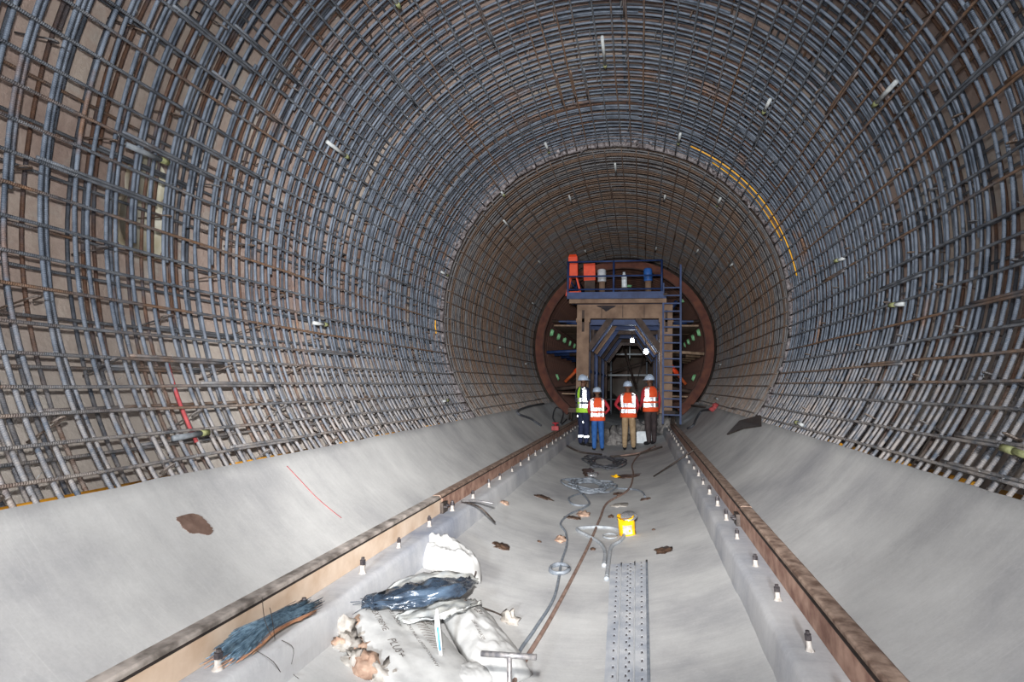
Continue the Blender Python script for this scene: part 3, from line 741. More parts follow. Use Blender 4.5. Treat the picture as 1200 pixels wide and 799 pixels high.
def person(loc, height, face, cols, vestm, label, arms, headturn=0, stride=.0):
    root = empty('person', loc); root.rotation_euler = (0, 0, face); k = height/1.80; root.scale = (k, k, k)
    tag(root, label, 'person', None)
    V = []; E = []; RAD = []; CL = []
    def add(p, r, c, par=None):
        V.append(p); RAD.append(r if isinstance(r, tuple) else (r, r)); CL.append(c)
        if par is not None: E.append((par, len(V) - 1))
        return len(V) - 1
    top, leg = 'top', 'leg'
    pel = add((0, 0, .96), (.150, .105), leg); sp1 = add((0, 0, 1.12), (.142, .100), top, pel); ch = add((0, .0, 1.31), (.160, .105), top, sp1)
    nb = add((0, -.005, 1.45), (.085, .07), top, ch); nk = add((0, .005, 1.505), .058, 'skin', nb)
    ht = Matrix.Rotation(headturn, 3, 'Z')
    def hp(x, y, z): q = ht @ Vector((x, y, 0)); return (q.x, q.y, z - .035)
    h1 = add(hp(0, .030, 1.600), (.066, .072), 'skin', nk); h2 = add(hp(0, .022, 1.670), (.078, .088), 'skin', h1); add(hp(0, .010, 1.745), (.060, .070), 'skin', h2)
    nz = add(hp(0, .098, 1.645), .016, 'skin', h1); add(hp(0, .118, 1.630), .011, 'skin', nz)
    for s in (-1, 1): add(hp(s*.088, .005, 1.650), (.010, .018), 'skin', h2)
    for s, (el, wr) in zip((-1, 1), arms):
        sh = add((s*.185, 0, 1.405), .062, 'sleeve', ch); mid = add(((s*.185 + el[0])/2, el[1]/2, (1.405 + el[2])/2), .054, 'sleeve', sh)
        e_ = add(el, .045, 'sleeve', mid); w_ = add(wr, .033, 'sleeve', e_)
        d = (Vector(wr) - Vector(el)).normalized(); side = d.cross(Vector((s, 0, 0)));
        side = side.normalized() if side.length > .1 else Vector((0, 1, 0)); nrm = d.cross(side)
        pc = Vector(wr) + d*.055; pm_ = add(tuple(pc), (.036, .022), 'skin', w_)
        for q, (o_, ln) in enumerate(((-.030, .060), (-.010, .078), (.010, .074), (.030, .055))):
            b1 = pc + side*o_ + d*.035; b2 = b1 + d*ln*.55 + nrm*.012; b3 = b2 + d*ln*.35 + nrm*.022
            i1 = add(tuple(b1), .011, 'skin', pm_); i2 = add(tuple(b2), .0095, 'skin', i1); add(tuple(b3), .008, 'skin', i2)
        t1 = pc - d*.02 + side*.038 + nrm*.01; t2 = t1 + d*.035 + side*.02 + nrm*.01
        i1 = add(tuple(t1), .012, 'skin', pm_); add(tuple(t2), .010, 'skin', i1)
    for s in (-1, 1):
        hp_ = add((s*.088, 0, .88), .108, leg, pel); kn = add((s*.098, .015 + s*stride*.3, .50), .082, leg, hp_); cf = add((s*.104, .0 + s*stride*.7, .30), .074, leg, kn)
        an = add((s*.108, -.015 + s*stride, .10), .062, leg, cf); ft = add((s*.112, .02 + s*stride, .048), (.054, .050), 'shoe', an)
        toe = add((s*.128, .13 + s*stride, .036), (.050, .040), 'shoe', ft); add((s*.134, .19 + s*stride, .028), (.038, .028), 'shoe', toe)
    me = bpy.data.meshes.new('body_skel'); me.from_pydata(V, E, []); me.update()
    tmp = bpy.data.objects.new('body_skel', me); COL.objects.link(tmp)
    md = tmp.modifiers.new('skin', 'SKIN'); md.use_smooth_shade = True; md.branch_smoothing = .3
    sv = me.skin_vertices[0].data
    for i, r in enumerate(RAD): sv[i].radius = r; sv[i].use_root = (i == 0)
    ss = tmp.modifiers.new('sub', 'SUBSURF'); ss.levels = 2; ss.render_levels = 2
    dg = bpy.context.evaluated_depsgraph_get(); bm_ = bpy.data.meshes.new_from_object(tmp.evaluated_get(dg))
    bpy.data.objects.remove(tmp); bm_.name = 'body'
    order = ['top', 'leg', 'skin', 'sleeve', 'shoe']; bm_.materials.clear()
    for o_ in order: bm_.materials.append(M[cols[o_]])
    # clothing by the nearest bone of the skeleton
    segs = [(Vector(V[a]), Vector(V[b]), CL[b]) for a, b in E]
    for pg in bm_.polygons:
        c = pg.center; best = 9; cl = 'top'
        for a, b, cc in segs:
            ab = b - a; t = max(0, min(1, (c - a).dot(ab)/max(1e-9, ab.length_squared))); dd = (a + ab*t - c).length
            if dd < best: best = dd; cl = cc
        pg.material_index = order.index(cl); pg.use_smooth = True
    link('body', bm_, None, root)
    # eyes
    for s in (-1, 1):
        p = hp(s*.032, .100, 1.668); MB().blob(p, (.011, .007, .007), 8, 0).build('eye', 'eye', root)
    # safety helmet
    hm = Matrix.Translation(hp(0, .012, 1.70)) @ ht.to_4x4()
    he = MB().lathe([(.118, -.012), (.122, .0), (.116, .035), (.100, .075), (.070, .105), (.030, .122), (0, .125)], 20, hm, sy=1.12).build('helmet', 'helmet', root)
    br = MB(); n_ = 24
    for q in range(n_):
        a = 2*PI*q/n_; r2 = .128 + .040*max(0, math.sin(a))**2
        for r_, z_ in ((.112, .000), (r2, -.012), (r2, -.018), (.112, -.008)): br.v.append(hm @ Vector((r_*math.cos(a), r_*1.12*math.sin(a), z_)))
    for q in range(n_):
        for s in range(4): a, b = q*4 + s, q*4 + (s + 1) % 4; c_, d_ = ((q + 1) % n_)*4 + (s + 1) % 4, ((q + 1) % n_)*4 + s; br.face((a, b, c_, d_))
    br.build('brim', 'helmet', he)
    MB().tube([hm @ Vector((0, -.02 + .10*math.cos(t_*.3), .02 + .108*math.sin(t_*.3))) for t_ in range(1, 10)], .007, 5).build('ridge', 'helmet', he)
    # hi-vis vest with a V neck, cube-corner tape
    ve = MB(); nz_, na = 16, 32
    for j in range(nz_ + 1):
        z = .84 + (1.485 - .84)*j/nz_
        for i in range(na): ve.v.append(vest_pt(2*PI*i/na, z, .003*math.sin(i*3 + j)))
    for j in range(nz_):
        for i in range(na): i2 = (i + 1) % na; ve.face((j*na + i, j*na + i2, (j + 1)*na + i2, (j + 1)*na + i))
    ve.mi = [0 if (q//na) < 5 or q % na in (0, 31, 15, 16) else 1 for q in range(len(ve.f))] if vestm == 'vest_lime' else ve.mi
    vo = ve.build('safety_vest', [vestm, 'cloth_navy'], root)
    sm = vo.modifiers.new('thickness', 'SOLIDIFY'); sm.thickness = .006; sm.offset = -1
    tape = MB()
    for z in (.955, 1.105):
        a, b = vest_ab(z + .035); per = PI*(3*(a + b) - math.sqrt((3*a + b)*(a + 3*b)))
        retro(tape, lambda u, v, z=z, per=per: vest_pt(-2*PI*u/per, z + v, .014), per, .105)
    for ph0 in (-.82, .82, PI - .82, PI + .82):
        def S(u, v, ph0=ph0):
            z = 1.20 + v*1.0; a, b = vest_ab(min(z, 1.44)); rr_ = math.hypot(math.sin(ph0)*a, math.cos(ph0)*b)
            return vest_pt(ph0 - (u - .0525)/max(.12, rr_), min(1.47, z), .014)
        retro(tape, S, .105, .27)
    tape.build('reflective_tape', 'retro_tape', vo, False)
    if vestm == 'vest_lime':
        ank = MB()
        for sg in (-1, 1): retro(ank, lambda u, v, sg=sg: Vector((sg*.106 + .088*math.sin(-u/.088), .088*math.cos(-u/.088), .22 + v)), 2*PI*.088, .055)
        for sg, z in ((-1, .72), (1, .58)): retro(ank, lambda u, v, sg=sg, z=z: Vector((sg*.10 + .122*math.sin(PI - (u - .04)/.122), .0 + .122*math.cos(PI - (u - .04)/.122), z + v)), .08, .05)
        ank.build('trouser_tape', 'retro_tape', root, False)
    return root
def arm(kind, s):
    return {'down': ((s*.255, -.02, 1.13), (s*.265, .05, .90)), 'front': ((s*.265, -.05, 1.15), (s*.16, .17, 1.08)),
            'hip': ((s*.33, -.06, 1.17), (s*.20, .05, 1.02)), 'low': ((s*.25, -.01, 1.13), (s*.19, .17, .98))}[kind]
def zf(x, y): return (x, y, floor_z(x) + .004)
person(zf(-.87, 15.2), 1.80, -.75, dict(top='cloth_navy', leg='cloth_navy', skin='skin', sleeve='cloth_navy', shoe='shoe'), 'vest_lime',
       'person in navy coverall and lime reflective vest, leftmost of the group', (arm('low', -1), arm('front', 1)), -.5)
person(zf(-.50, 15.0), 1.58, .12, dict(top='cloth_red', leg='cloth_jeans', skin='skin', sleeve='cloth_red', shoe='shoe'), 'vest_orange',
       'shorter person in orange reflective vest, red sleeves and bright blue trousers', (arm('low', -1), arm('hip', 1)), .1)
person(zf(.24, 15.6), 1.76, -.10, dict(top='cloth_red', leg='cloth_khaki', skin='skin', sleeve='cloth_red', shoe='shoe'), 'vest_orange',
       'person in orange reflective vest and khaki trousers seen from behind', (arm('hip', -1), arm('low', 1)), .25, .04)
person(zf(.80, 16.0), 1.82, .55, dict(top='cloth_red', leg='cloth_dark', skin='skin', sleeve='cloth_red', shoe='shoe'), 'vest_orange',
       'person in orange reflective vest and dark trousers, nearest the ladder', (arm('low', -1), arm('down', 1)), .4, .05)

# ================================================================ things lying on the floor
def hose(name, pts, r, mat, label, cat='hose', n=6, dz=0, ends=None):
    P = lay(pts, r, n, dz); c = P[0].copy()
    o = tag(MB().tube([p - c for p in P], r, 8).build(name, mat, None, loc=c), label, cat)
    if ends:
        for p, q in ((P[0], P[1]), (P[-1], P[-2])):
            d = (p - q).normalized(); MB().tube([p - c - d*.01, p - c + d*.02], r*1.25, 8).build('end_fitting', ends, o)
    return o
hose('grey_hose', [(-0.223, 3.639, 0.009), (-0.217, 3.820, 0.008), (-0.185, 4.141, 0.006), (-0.146, 4.775, 0.004), (-0.207, 5.668, 0.007), (-0.230, 6.260, 0.009), (-0.300, 6.763, 0.016), (-0.407, 7.145, 0.029), (-0.360, 7.706, 0.022), (-0.230, 8.170, 0.009), (-0.182, 8.551, 0.006), (-0.330, 9.116, 0.019)], .012, 'hose_grey', 'thin grey hose running from the white bags towards the cable tangle')
hose('brown_hose', [(-0.177, 3.278, 0.005), (-0.170, 3.580, 0.005), (-0.121, 4.177, 0.003), (-0.072, 4.998, 0.001), (-0.010, 6.336, 0.000), (0.023, 7.582, 0.000), (0.063, 8.619, 0.001), (0.338, 9.668, 0.020), (0.386, 11.276, 0.026), (0.354, 12.610, 0.022), (0.508, 14.258, 0.045), (0.882, 15.338, 0.137)], .015, 'hose_brown', 'long brown hose running up the middle of the floor')
hose('looped_hose', [(0.188, 5.639, 0.006), (0.170, 6.093, 0.005), (0.099, 6.417, 0.002), (-0.038, 6.683, 0.000), (-0.182, 6.906, 0.006), (-0.166, 7.036, 0.005), (0.023, 7.132, 0.000), (0.241, 7.044, 0.010), (0.336, 6.746, 0.019), (0.307, 6.500, 0.016), (0.228, 6.278, 0.009), (0.222, 5.883, 0.009), (0.232, 5.246, 0.009)], .018, 'hose_pale', 'pale grey hose bent in a loop before the belt strip', ends='hose_pale')
def coil(name, c, rx, ry, r, turns, mat, label):
    c = Vector(c); pts = []
    for k in range(turns*20 + 1):
        a = 2*PI*k/20; f = 1 + .05*math.sin(k*.7)
        pts.append(Vector((rx*f*math.cos(a), ry*f*math.sin(a), r + .5*r*k/20)))
    tag(MB().tube(pts, r, 7).build(name, mat, None, loc=(c.x, c.y, floor_z(c.x))), label, 'coil')
coil('hose_coil', (-0.193, 5.439, 0.006), .085, .14, .012, 3, 'hose_grey', 'small tight coil of grey hose beside the brown hose')
coil('wire_ring', (0.189, 6.737, 0.006), .075, .11, .007, 2, 'hose_pale', 'thin wire ring lying inside the looped pale hose')
# tangled cable heap
rnd = random.Random(31)
def tangle(name, cpx, ext, turns, r, mat, label, seed):
    rnd = random.Random(seed); c = Vector(cpx); pts = []
    for k in range(turns*7):
        a = 2*PI*k/7 + rnd.uniform(-.3, .3); q = rnd.uniform(.55, 1.0)
        pts.append(Vector((c.x + ext[0]*q*math.cos(a) + rnd.uniform(-.12, .12), c.y + ext[1]*q*math.sin(a) + rnd.uniform(-.15, .15), 0)))
    P = smooth_path(pts, 6)
    for i, p in enumerate(P): p.z = floor_z(p.x) + r + .05*(.5 + .5*noise.noise(Vector((i*.13, seed, 0))))
    o = P[0].copy()
    return tag(MB().tube([p - o for p in P], r, 6).build(name, mat, None, loc=o), label, 'cable')
tangle('cable_tangle', (-0.300, 9.829, 0.016), (.36, .62), 9, .013, 'hose_grey', 'heap of grey cable looped loosely in the middle of the floor', 3)
tangle('cable_tangle', (-0.233, 12.893, 0.009), (.40, 1.1), 8, .014, 'cable_dark', 'darker cable heap between the grey heap and the people', 8)
hose('cable_tail', [(-0.321, 10.807, 0.018), (0.104, 9.896, 0.002), (0.391, 9.637, 0.026), (0.534, 9.301, 0.050), (0.580, 8.841, 0.059)], .014, 'hose_grey', 'grey cable end leading right from the cable heap', 'cable')
hose('cable_loop', [(-0.342, 9.250, 0.020), (-0.485, 8.693, 0.041), (-0.381, 8.294, 0.025), (-0.184, 8.428, 0.006), (-0.277, 8.948, 0.013), (-0.385, 9.286, 0.026)], .013, 'hose_grey', 'single grey cable loop hanging off the front of the heap', 'cable')
# clods of mud and clay
def clod(p, sx, sy, sz, mat, label, seed, rz=0, name='mud_clod', amp=.5):
    c = Vector(p); mb = MB().blob((0, 0, 0), (sx, sy, sz), 18, amp, 4, seed)
    for v in mb.v:
        if v.z < -.006: v.z = -.006
    o = tag(mb.build(name, mat, None, loc=(c.x, c.y, floor_z(c.x) + .005)), label, 'mud' if 'mud' in name else 'debris'); o.rotation_euler = (0, math.asin(max(-1, min(1, -c.x/R))), rz)
clod((-0.787, 8.334, 0.109), .12, .13, .012, 'mud', 'flat dark mud patch left of the cable heap', 1, .3)
clod((-0.804, 5.749, 0.114), .075, .09, .014, 'mud', 'flat dark mud patch beyond the white bags', 2)
clod((0.730, 5.925, 0.093), .09, .09, .012, 'mud', 'flat dark mud patch right of the belt strip', 3, .6)
clod((0.655, 6.838, 0.075), .018, .025, .012, 'mud', 'tiny mud crumb right of the yellow tin', 4)
clod((0.044, 6.213, 0.000), .028, .035, .012, 'mud', 'small mud crumb between brown hose and looped hose', 5)
clod((-0.510, 6.236, 0.045), .022, .02, .010, 'mud', 'tiny mud crumb left of the thin grey hose', 6)
clod((0.191, 9.346, 0.006), .08, .10, .020, 'mud', 'mud clod where the brown hose passes the cable heap', 7)
clod((0.579, 8.713, 0.058), .07, .07, .012, 'mud', 'mud patch at the end of the grey cable tail', 8)
clod((-0.300, 7.549, 0.016), .09, .07, .015, 'mud', 'dark mud lump under the bend of the thin grey hose', 9)
clod((-0.208, 7.804, 0.007), .08, .13, .035, 'clay', 'reddish clay lump at the bend of the thin grey hose', 10, 0, 'clay_lump')
clod((-0.317, 6.453, 0.017), .055, .10, .03, 'clay', 'reddish clay lump on the straight of the thin grey hose', 11, 0, 'clay_lump')
clod((0.151, 7.732, 0.004), .035, .04, .02, 'mud', 'small dark clod left of the yellow tin', 12)
clod((-1.105, 7.274, 0.219), .05, .06, .02, 'clay', 'small clay lump at the foot of the left curb', 13, 0, 'clay_lump')
clod((-0.433, 11.429, 0.033), .10, .45, .010, 'mud', 'long wet mud streak beside the darker cable heap', 14)
clod((0.282, 11.133, 0.014), .28, .22, .010, 'mud', 'wide wet mud patch right of the darker cable heap', 15)
clod((0.232, 8.481, 0.009), .12, .14, .008, 'mortar', 'pale dried mortar patch beyond the yellow tin', 16, 0, 'mortar_patch')
clod((-0.380, 4.189, 0.025), .055, .05, .05, 'mortar', 'crumpled pale scrap at the tip of the black wire', 17, 0, 'scrap_lump', .8)
clod((-0.329, 11.106, 0.019), .10, .09, .05, 'tin', 'crumpled silver foil by the cable heaps', 18, 0, 'foil_scrap', .8)
clod((0.086, 11.083, 0.001), .06, .05, .03, 'can_yellow', 'small yellow scrap right of the silver foil', 19, 0, 'plastic_scrap', .8)
# brown splash stuck on the left slope
st = MB(); rnd = random.Random(2); cx_, cy_, cz_ = (-2.059, 3.129, 0.858)
pts = [(-2.108, 3.049, 0.908), (-2.110, 3.105, 0.911), (-2.105, 3.181, 0.905), (-2.078, 3.222, 0.877), (-2.027, 3.234, 0.826), (-1.995, 3.218, 0.795), (-1.986, 3.171, 0.787), (-2.009, 3.119, 0.808), (-2.020, 3.071, 0.819), (-2.053, 3.048, 0.852), (-2.077, 3.048, 0.876)]
pts = smooth_path(pts + [pts[0]], 6)[:-1]
for o_ in (.004, 0):
    for q_, p in enumerate(pts):
        p = Vector(p) + Vector((0, .018*noise.noise(Vector((q_*.7, 1, 0))), 0)); p.z = floor_z(p.x); n_ = Vector((-p.x, 0, ZC - p.z)).normalized(); st.v.append(p + n_*o_ - Vector((cx_, cy_, cz_)))
m = len(pts); st.face(range(m)); [st.face((q, (q + 1) % m, m + (q + 1) % m, m + q)) for q in range(m)]
tag(st.build('mud_splash', 'stain_mud', None, False, loc=(cx_, cy_, cz_)), 'brown mud splash stuck on the left concrete slope', 'mud')

# perforated drain belt lying on the floor
def belt():
    r0 = empty('belt_strip', (.41, 4.5, .03)); tag(r0, 'flat grey perforated belt strip lying along the floor', 'belt'); off = -Vector((.41, 4.5, .03))
    mb = MB(); nx, ny = 13, 60; y0, y1 = 2.4, 5.68
    def P(i, j, dz):
        t = j/ny; y = y0 + (y1 - y0)*t; xl = .315 + (.245 - .315)*(y - 3.47)/2.2; xr = .548 + (.560 - .548)*(y - 3.47)/2.2
        x = xl + (xr - xl)*i/nx; return Vector((x, y, floor_z(x) + .004 + dz + .003*math.sin(y*5))) + off
    for j in range(ny + 1):
        for i in range(nx + 1): mb.v.append(P(i, j, .010 if i in (4, 9) else (.006 + .002*((i + j) % 2))))
    for j in range(ny):
        for i in range(nx):
            a = j*(nx + 1) + i
            if i in (2, 6, 7, 11) and j % 1 == 0 and (j + i) % 2 == 0:     # punched hole: a recessed dimple
                q = [mb.v[a], mb.v[a + 1], mb.v[a + nx + 2], mb.v[a + nx + 1]]; c = sum(q, Vector())/4
                b = len(mb.v); mb.v += [c + (p - c)*.45 for p in q]; mb.v += [c + (p - c)*.42 - Vector((0, 0, .006)) for p in q]
                idx = [a, a + 1, a + nx + 2, a + nx + 1]
                for s in range(4):
                    s2 = (s + 1) % 4; mb.face((idx[s], idx[s2], b + s2, b + s)); mb.face((b + s, b + s2, b + 4 + s2, b + 4 + s), None, 1)
                mb.face((b + 4, b + 5, b + 6, b + 7), None, 1)
            else: mb.face((a, a + 1, a + nx + 2, a + nx + 1))
    mb.build('strip', ['belt_grey', 'dark_stain'], r0)
    for x in (4, 9):
        MB().tube([P(x, j, .013) for j in range(0, ny + 1, 3)], .006, 5).build('raised_rib', 'belt_rib', r0)
    MB().tube([P(nx, j, .012) + Vector((.008, 0, .004*math.sin(j))) for j in range(0, ny + 1, 2)], .010, 6).build('folded_edge', 'hose_grey', r0)
simple('belt_grey', rgb(158, 164, 174), rgb(196, 198, 201), 5, .6, 0, .2); simple('belt_rib', rgb(176, 180, 184), rgb(200, 202, 204), 9, .6)
belt()

# crushed yellow tin
r0 = empty('yellow_tin', (0.380, 6.807, 0.025)); tag(r0, 'dented yellow paint tin with torn white label on the floor', 'tin')
r0.rotation_euler = (.10, -.12, .2)
mb = MB(); n_ = 28; H = .20
for j in range(9):
    z = H*j/8
    for i in range(n_):
        a = 2*PI*i/n_; r = .092*(1 + (.05 if j in (0, 8) else 0)); r *= 1 + .10*noise.noise(Vector((math.cos(a)*1.4, math.sin(a)*1.4, z*9)))
        mb.v.append(Vector((r*math.cos(a), r*math.sin(a)*.9, z + (.02*math.cos(a*2 + 1) if j == 8 else 0))))
for j in range(8):
    for i in range(n_):
        i2 = (i + 1) % n_; a = 360*i/n_
        mi = 1 if (a > 318 or a < 25) and noise.noise(Vector((i*.5, j*.8, 1))) > -.25 else (2 if 225 < a < 290 and 1 <= j <= 4 and noise.noise(Vector((i*.6, j*.7, 4))) > -.3 else 0)
        mb.face((j*n_ + i, j*n_ + i2, (j + 1)*n_ + i2, (j + 1)*n_ + i), None, mi)
mb.face(list(range(n_))[::-1])
o = mb.build('can_body', ['can_yellow', 'can_rust', 'can_white'], r0); sm = o.modifiers.new('t', 'SOLIDIFY'); sm.thickness = .003
MB().lathe([(.085, 0), (.092, .004), (.088, .010), (0, .012)], 20, Matrix.Translation((.03, -.02, .205)) @ Matrix.Rotation(.5, 4, 'X'), sy=.8).build('bent_lid', 'tin', r0)
MB().tube([Vector((.095*math.cos(t_), .086*math.sin(t_), .203)) for t_ in [k*PI/12 for k in range(24)]], .005, 6, closed=True).build('rim', 'can_rust', r0)

# loose rods
def rod(name, pts, r, mat, label, cat='rod'):
    P = smooth_path(pts, 5) if len(pts) > 2 else [Vector(p) for p in pts]; c = P[0].copy()
    return tag(MB().tube([p - c for p in P], r, 7).build(name, mat, None, loc=c), label, cat)
rod('steel_rod', [(1.375, 10.199, 0.600), (0.736, 10.555, 0.107)], .012, 'rod_dark', 'dark rod leaning from the right rail down to the floor')
rod('steel_rod', [(-1.215, 5.805, 0.520), (-1.028, 5.730, 0.540), (-0.866, 5.733, 0.520)], .009, 'rod_steel', 'pale bent rod sticking out straight from the left rail joint')
rod('steel_rod', [(-1.246, 5.907, 0.500), (-1.016, 5.685, 0.500), (-0.917, 5.697, 0.420), (-0.903, 5.914, 0.300)], .009, 'rod_dark', 'dark bent rod drooping from the left rail joint to the floor')
rod('steel_rod', [(-1.160, 14.018, 0.262), (-0.819, 13.762, 0.148), (-0.364, 14.155, 0.053)], .022, 'rod_dark', 'dark bar on the floor left of the people')
rod('steel_rod', [(-0.162, 14.008, 0.025), (0.412, 14.210, 0.059), (1.017, 14.488, 0.214)], .022, 'rod_dark', 'dark bar on the floor before the khaki trousers')
rod('steel_rod', [(-0.067, 14.053, 0.021), (0.508, 14.258, 0.095), (0.750, 14.892, 0.129)], .018, 'hose_brown', 'brown bar crossing the dark bar before the people')
rod('black_wire', [(-0.617, 3.907, 0.250), (-0.587, 4.117, 0.140), (-0.500, 4.257, 0.054), (-0.416, 4.215, 0.040)], .006, 'rod_dark', 'black wire reaching right from the white bags', 'wire')
rod('steel_rod', [(-1.205, 3.172, 0.282), (-1.195, 3.371, 0.288), (-1.191, 3.671, 0.306)], .010, 'hose_grey', 'grey rod on the floor along the left curb behind the rubble')
rod('black_wire', [(-0.767, 4.550, 0.129), (-0.743, 4.560, 0.179), (-0.725, 4.570, 0.234)], .006, 'rod_dark', 'short black wire standing up behind the blue film', 'wire')
# cables on the slopes by the formwork
hose('slope_cable', [(-2.271, 17.651, 1.097), (-2.269, 15.022, 1.094), (-2.207, 13.418, 1.019), (-2.040, 14.228, 0.839), (-1.839, 14.511, 0.658)], .03, 'cable_dark', 'dark cable hanging over the left slope near the formwork', 'cable')
hose('slope_cable', [(-1.674, 16.383, 0.532), (-1.917, 17.109, 0.724), (-2.129, 19.385, 0.930), (-1.947, 19.696, 0.751), (-1.683, 16.994, 0.538), (-1.736, 18.852, 0.577)], .02, 'cable_dark', 'dark cable loop on the left slope beside the trolley', 'cable')
hose('slope_cable', [(2.216, 15.118, 1.029), (2.120, 16.613, 0.922), (1.942, 16.128, 0.747), (1.793, 15.395, 0.621), (1.687, 15.625, 0.541)], .03, 'cable_dark', 'dark cable winding down the right slope near the ladder', 'cable')
rod('steel_rod', [(2.061, 23.840, 0.910), (2.203, 16.547, 1.064)], .035, 'rod_dark', 'dark bar lying across the top of the right slope by the formwork')
clod((2.259, 14.807, 1.082), .12, .10, .09, 'red_paint', 'small red fitting at the end of the right slope cable', 22, 0, 'red_fitting')
r0 = tag(empty('red_valve', (-1.443, 14.216, 0.600)), 'small red valve block sitting on the far left rail', 'valve')
MB().box((-.08, -.08, 0), (.08, .08, .10)).build('block', 'red_paint', r0, False); MB().lathe([(.03, .10), (.03, .16), (.08, .16), (.08, .18), (0, .18)], 12).build('handwheel', 'cloth_red', r0)
# torn dark plastic flap on the right slope below the joint
fl = MB(); P = [Vector(p) for p in ((1.989, 10.800, 0.790), (2.208, 10.830, 1.020), (2.318, 9.377, 1.157), (2.232, 9.131, 1.049), (2.141, 10.084, 0.944))]; c = P[0].copy()
for o_ in (.03, .006):
    for i, p in enumerate(P): n_ = Vector((-p.x, 0, ZC - p.z)).normalized(); fl.v.append(p - c + n_*(o_ + (.05 if i == 2 else 0)))
fl.face(range(5)); fl.face(range(5, 10)); [fl.face((q, (q + 1) % 5, 5 + (q + 1) % 5, 5 + q)) for q in range(5)]
tag(fl.build('plastic_flap', 'rod_dark', None, False, loc=c), 'torn dark plastic flap on the right slope under the joint', 'plastic sheet')

# spoil and a pale box between the people and the trolley
rnd = random.Random(77)
for (p, sx, sy, sz, lab) in (((-.25, 17.3), .45, .5, .42, 'grey spoil heap behind the person in blue trousers'), ((.45, 17.9), .5, .6, .50, 'grey spoil heap behind the khaki and dark trousers'), ((1.25, 18.3), .30, .4, .45, 'dark spoil heap at the foot of the ladder')):
    mb = MB(); mb.blob((0, 0, 0), (sx, sy, sz), 22, .5, 6, rnd.random()*9)
    for v in mb.v: v.z = max(v.z, -.03)
    for q in range(9): a = rnd.uniform(0, 6.3); s = rnd.uniform(.05, .12); mb.blob((sx*1.0*math.cos(a), sy*1.0*math.sin(a), s*.4), (s, s*1.2, s*.8), 8, .5, 4, q)
    tag(mb.build('spoil_heap', 'spoil', None, loc=(p[0], p[1], floor_z(p[0]))), lab, 'rubble')
r0 = tag(empty('pale_crate', (.62, 17.0, floor_z(.62))), 'pale open crate on the floor behind the dark trousers', 'crate')
MB().box((-.2, -.15, 0), (.2, .15, .03)).build('bottom', 'steel_white', r0, False)
for a, b in (((-.2, -.15, .03), (.2, -.13, .30)), ((-.2, .13, .03), (.2, .15, .30)), ((-.2, -.13, .03), (-.18, .13, .30)), ((.18, -.13, .03), (.2, .13, .30))): MB().box(a, b).build('side', 'steel_white', r0, False)

# ================================================================ sacks, film and wire in the foreground
def sack(name, c, L, W, T, rz, seed, label, wr=1.0, mat='bag_white', lift=None, tip=0.0, crush=.0):
    N = 34; Mm = 24; c = Vector(c); rot = Matrix.Rotation(rz, 3, 'Z')
    mb = MB(); idx = {}
    def pt(u, v, s):
        e = max(0, (1 - abs(u)**3.2))**.55*max(0, (1 - abs(v)**2.6))**.6
        q = Vector((u*L/2*(1 - .10*v*v*abs(u)), v*W/2*(1 - .12*abs(u)**3), 0))
        wq = noise.noise(Vector((u*2.2 + seed, v*2.0, seed*1.7)))*.55 + noise.noise(Vector((u*6 + seed, v*4.5, seed)))*.28 + noise.noise(Vector((u*13, v*11 + seed, 3)))*.12
        fold = -abs(math.sin((u*1.3 + v*2.1 + seed)*2.4))**8*.0
        z = T*e*(.8 + wr*.42*wq + fold) if s > 0 else -.0*e
        q = rot @ q; q += c
        zz = floor_z(q.x) if lift is None else lift
        ridge = .012*wr*noise.noise(Vector((u*9 + seed, v*7, seed)))*(e + .25)
        return Vector((q.x, q.y, zz + .006 + max(0, z) + max(0, tip*(u + 1)/2*T) + (ridge if s > 0 else 0)))
    for s in (1, -1):
        for j in range(Mm + 1):
            for i in range(N + 1):
                u = -1 + 2*i/N; v = -1 + 2*j/Mm
                if s < 0 and (i in (0, N) or j in (0, Mm)): idx[s, i, j] = idx[1, i, j]; continue
                idx[s, i, j] = len(mb.v); mb.v.append(pt(u, v, s))
    for s in (1, -1):
        for j in range(Mm):
            for i in range(N):
                f = (idx[s, i, j], idx[s, i + 1, j], idx[s, i + 1, j + 1], idx[s, i, j + 1]); mb.face(f if s > 0 else f[::-1])
    ctr = Vector((c.x, c.y, floor_z(c.x) if lift is None else lift)); 
    for v in mb.v: v -= ctr
    r0 = tag(empty(name, ctr), label, 'sack'); o = mb.build('sack_cloth', mat, r0)
    bv = BVHTree.FromPolygons([tuple(v) for v in mb.v], mb.f)
    return r0, rot, bv, mb
def print_text(r0, bv, txt, pos, rz, size, mat, lift=.002, shear=0.0, bold=0.0):
    cu = bpy.data.curves.new('print', 'FONT'); cu.body = txt; cu.size = size; cu.resolution_u = 2; cu.shear = shear; cu.offset = bold
    o = bpy.data.objects.new('print', cu); COL.objects.link(o)
    me = bpy.data.meshes.new_from_object(o.evaluated_get(bpy.context.evaluated_depsgraph_get())); bpy.data.objects.remove(o)
    bm = bmesh.new(); bm.from_mesh(me); bmesh.ops.triangulate(bm, faces=bm.faces[:])
    long_ = [e for e in bm.edges if e.calc_length() > size*.5]
    if long_: bmesh.ops.subdivide_edges(bm, edges=long_, cuts=1)
    mt = Matrix.Rotation(rz, 3, 'Z')
    for v in bm.verts:
        q = mt @ Vector((v.co.x, v.co.y, 0)) + Vector((pos[0], pos[1], 0)); h = bv.ray_cast(Vector((q.x, q.y, 2)), Vector((0, 0, -1)))
        v.co = Vector((q.x, q.y, (h[0].z if h[0] else 0) + lift))
    bm.to_mesh(me); bm.free(); me.materials.clear()
    return link('printed_text', me, mat, r0)
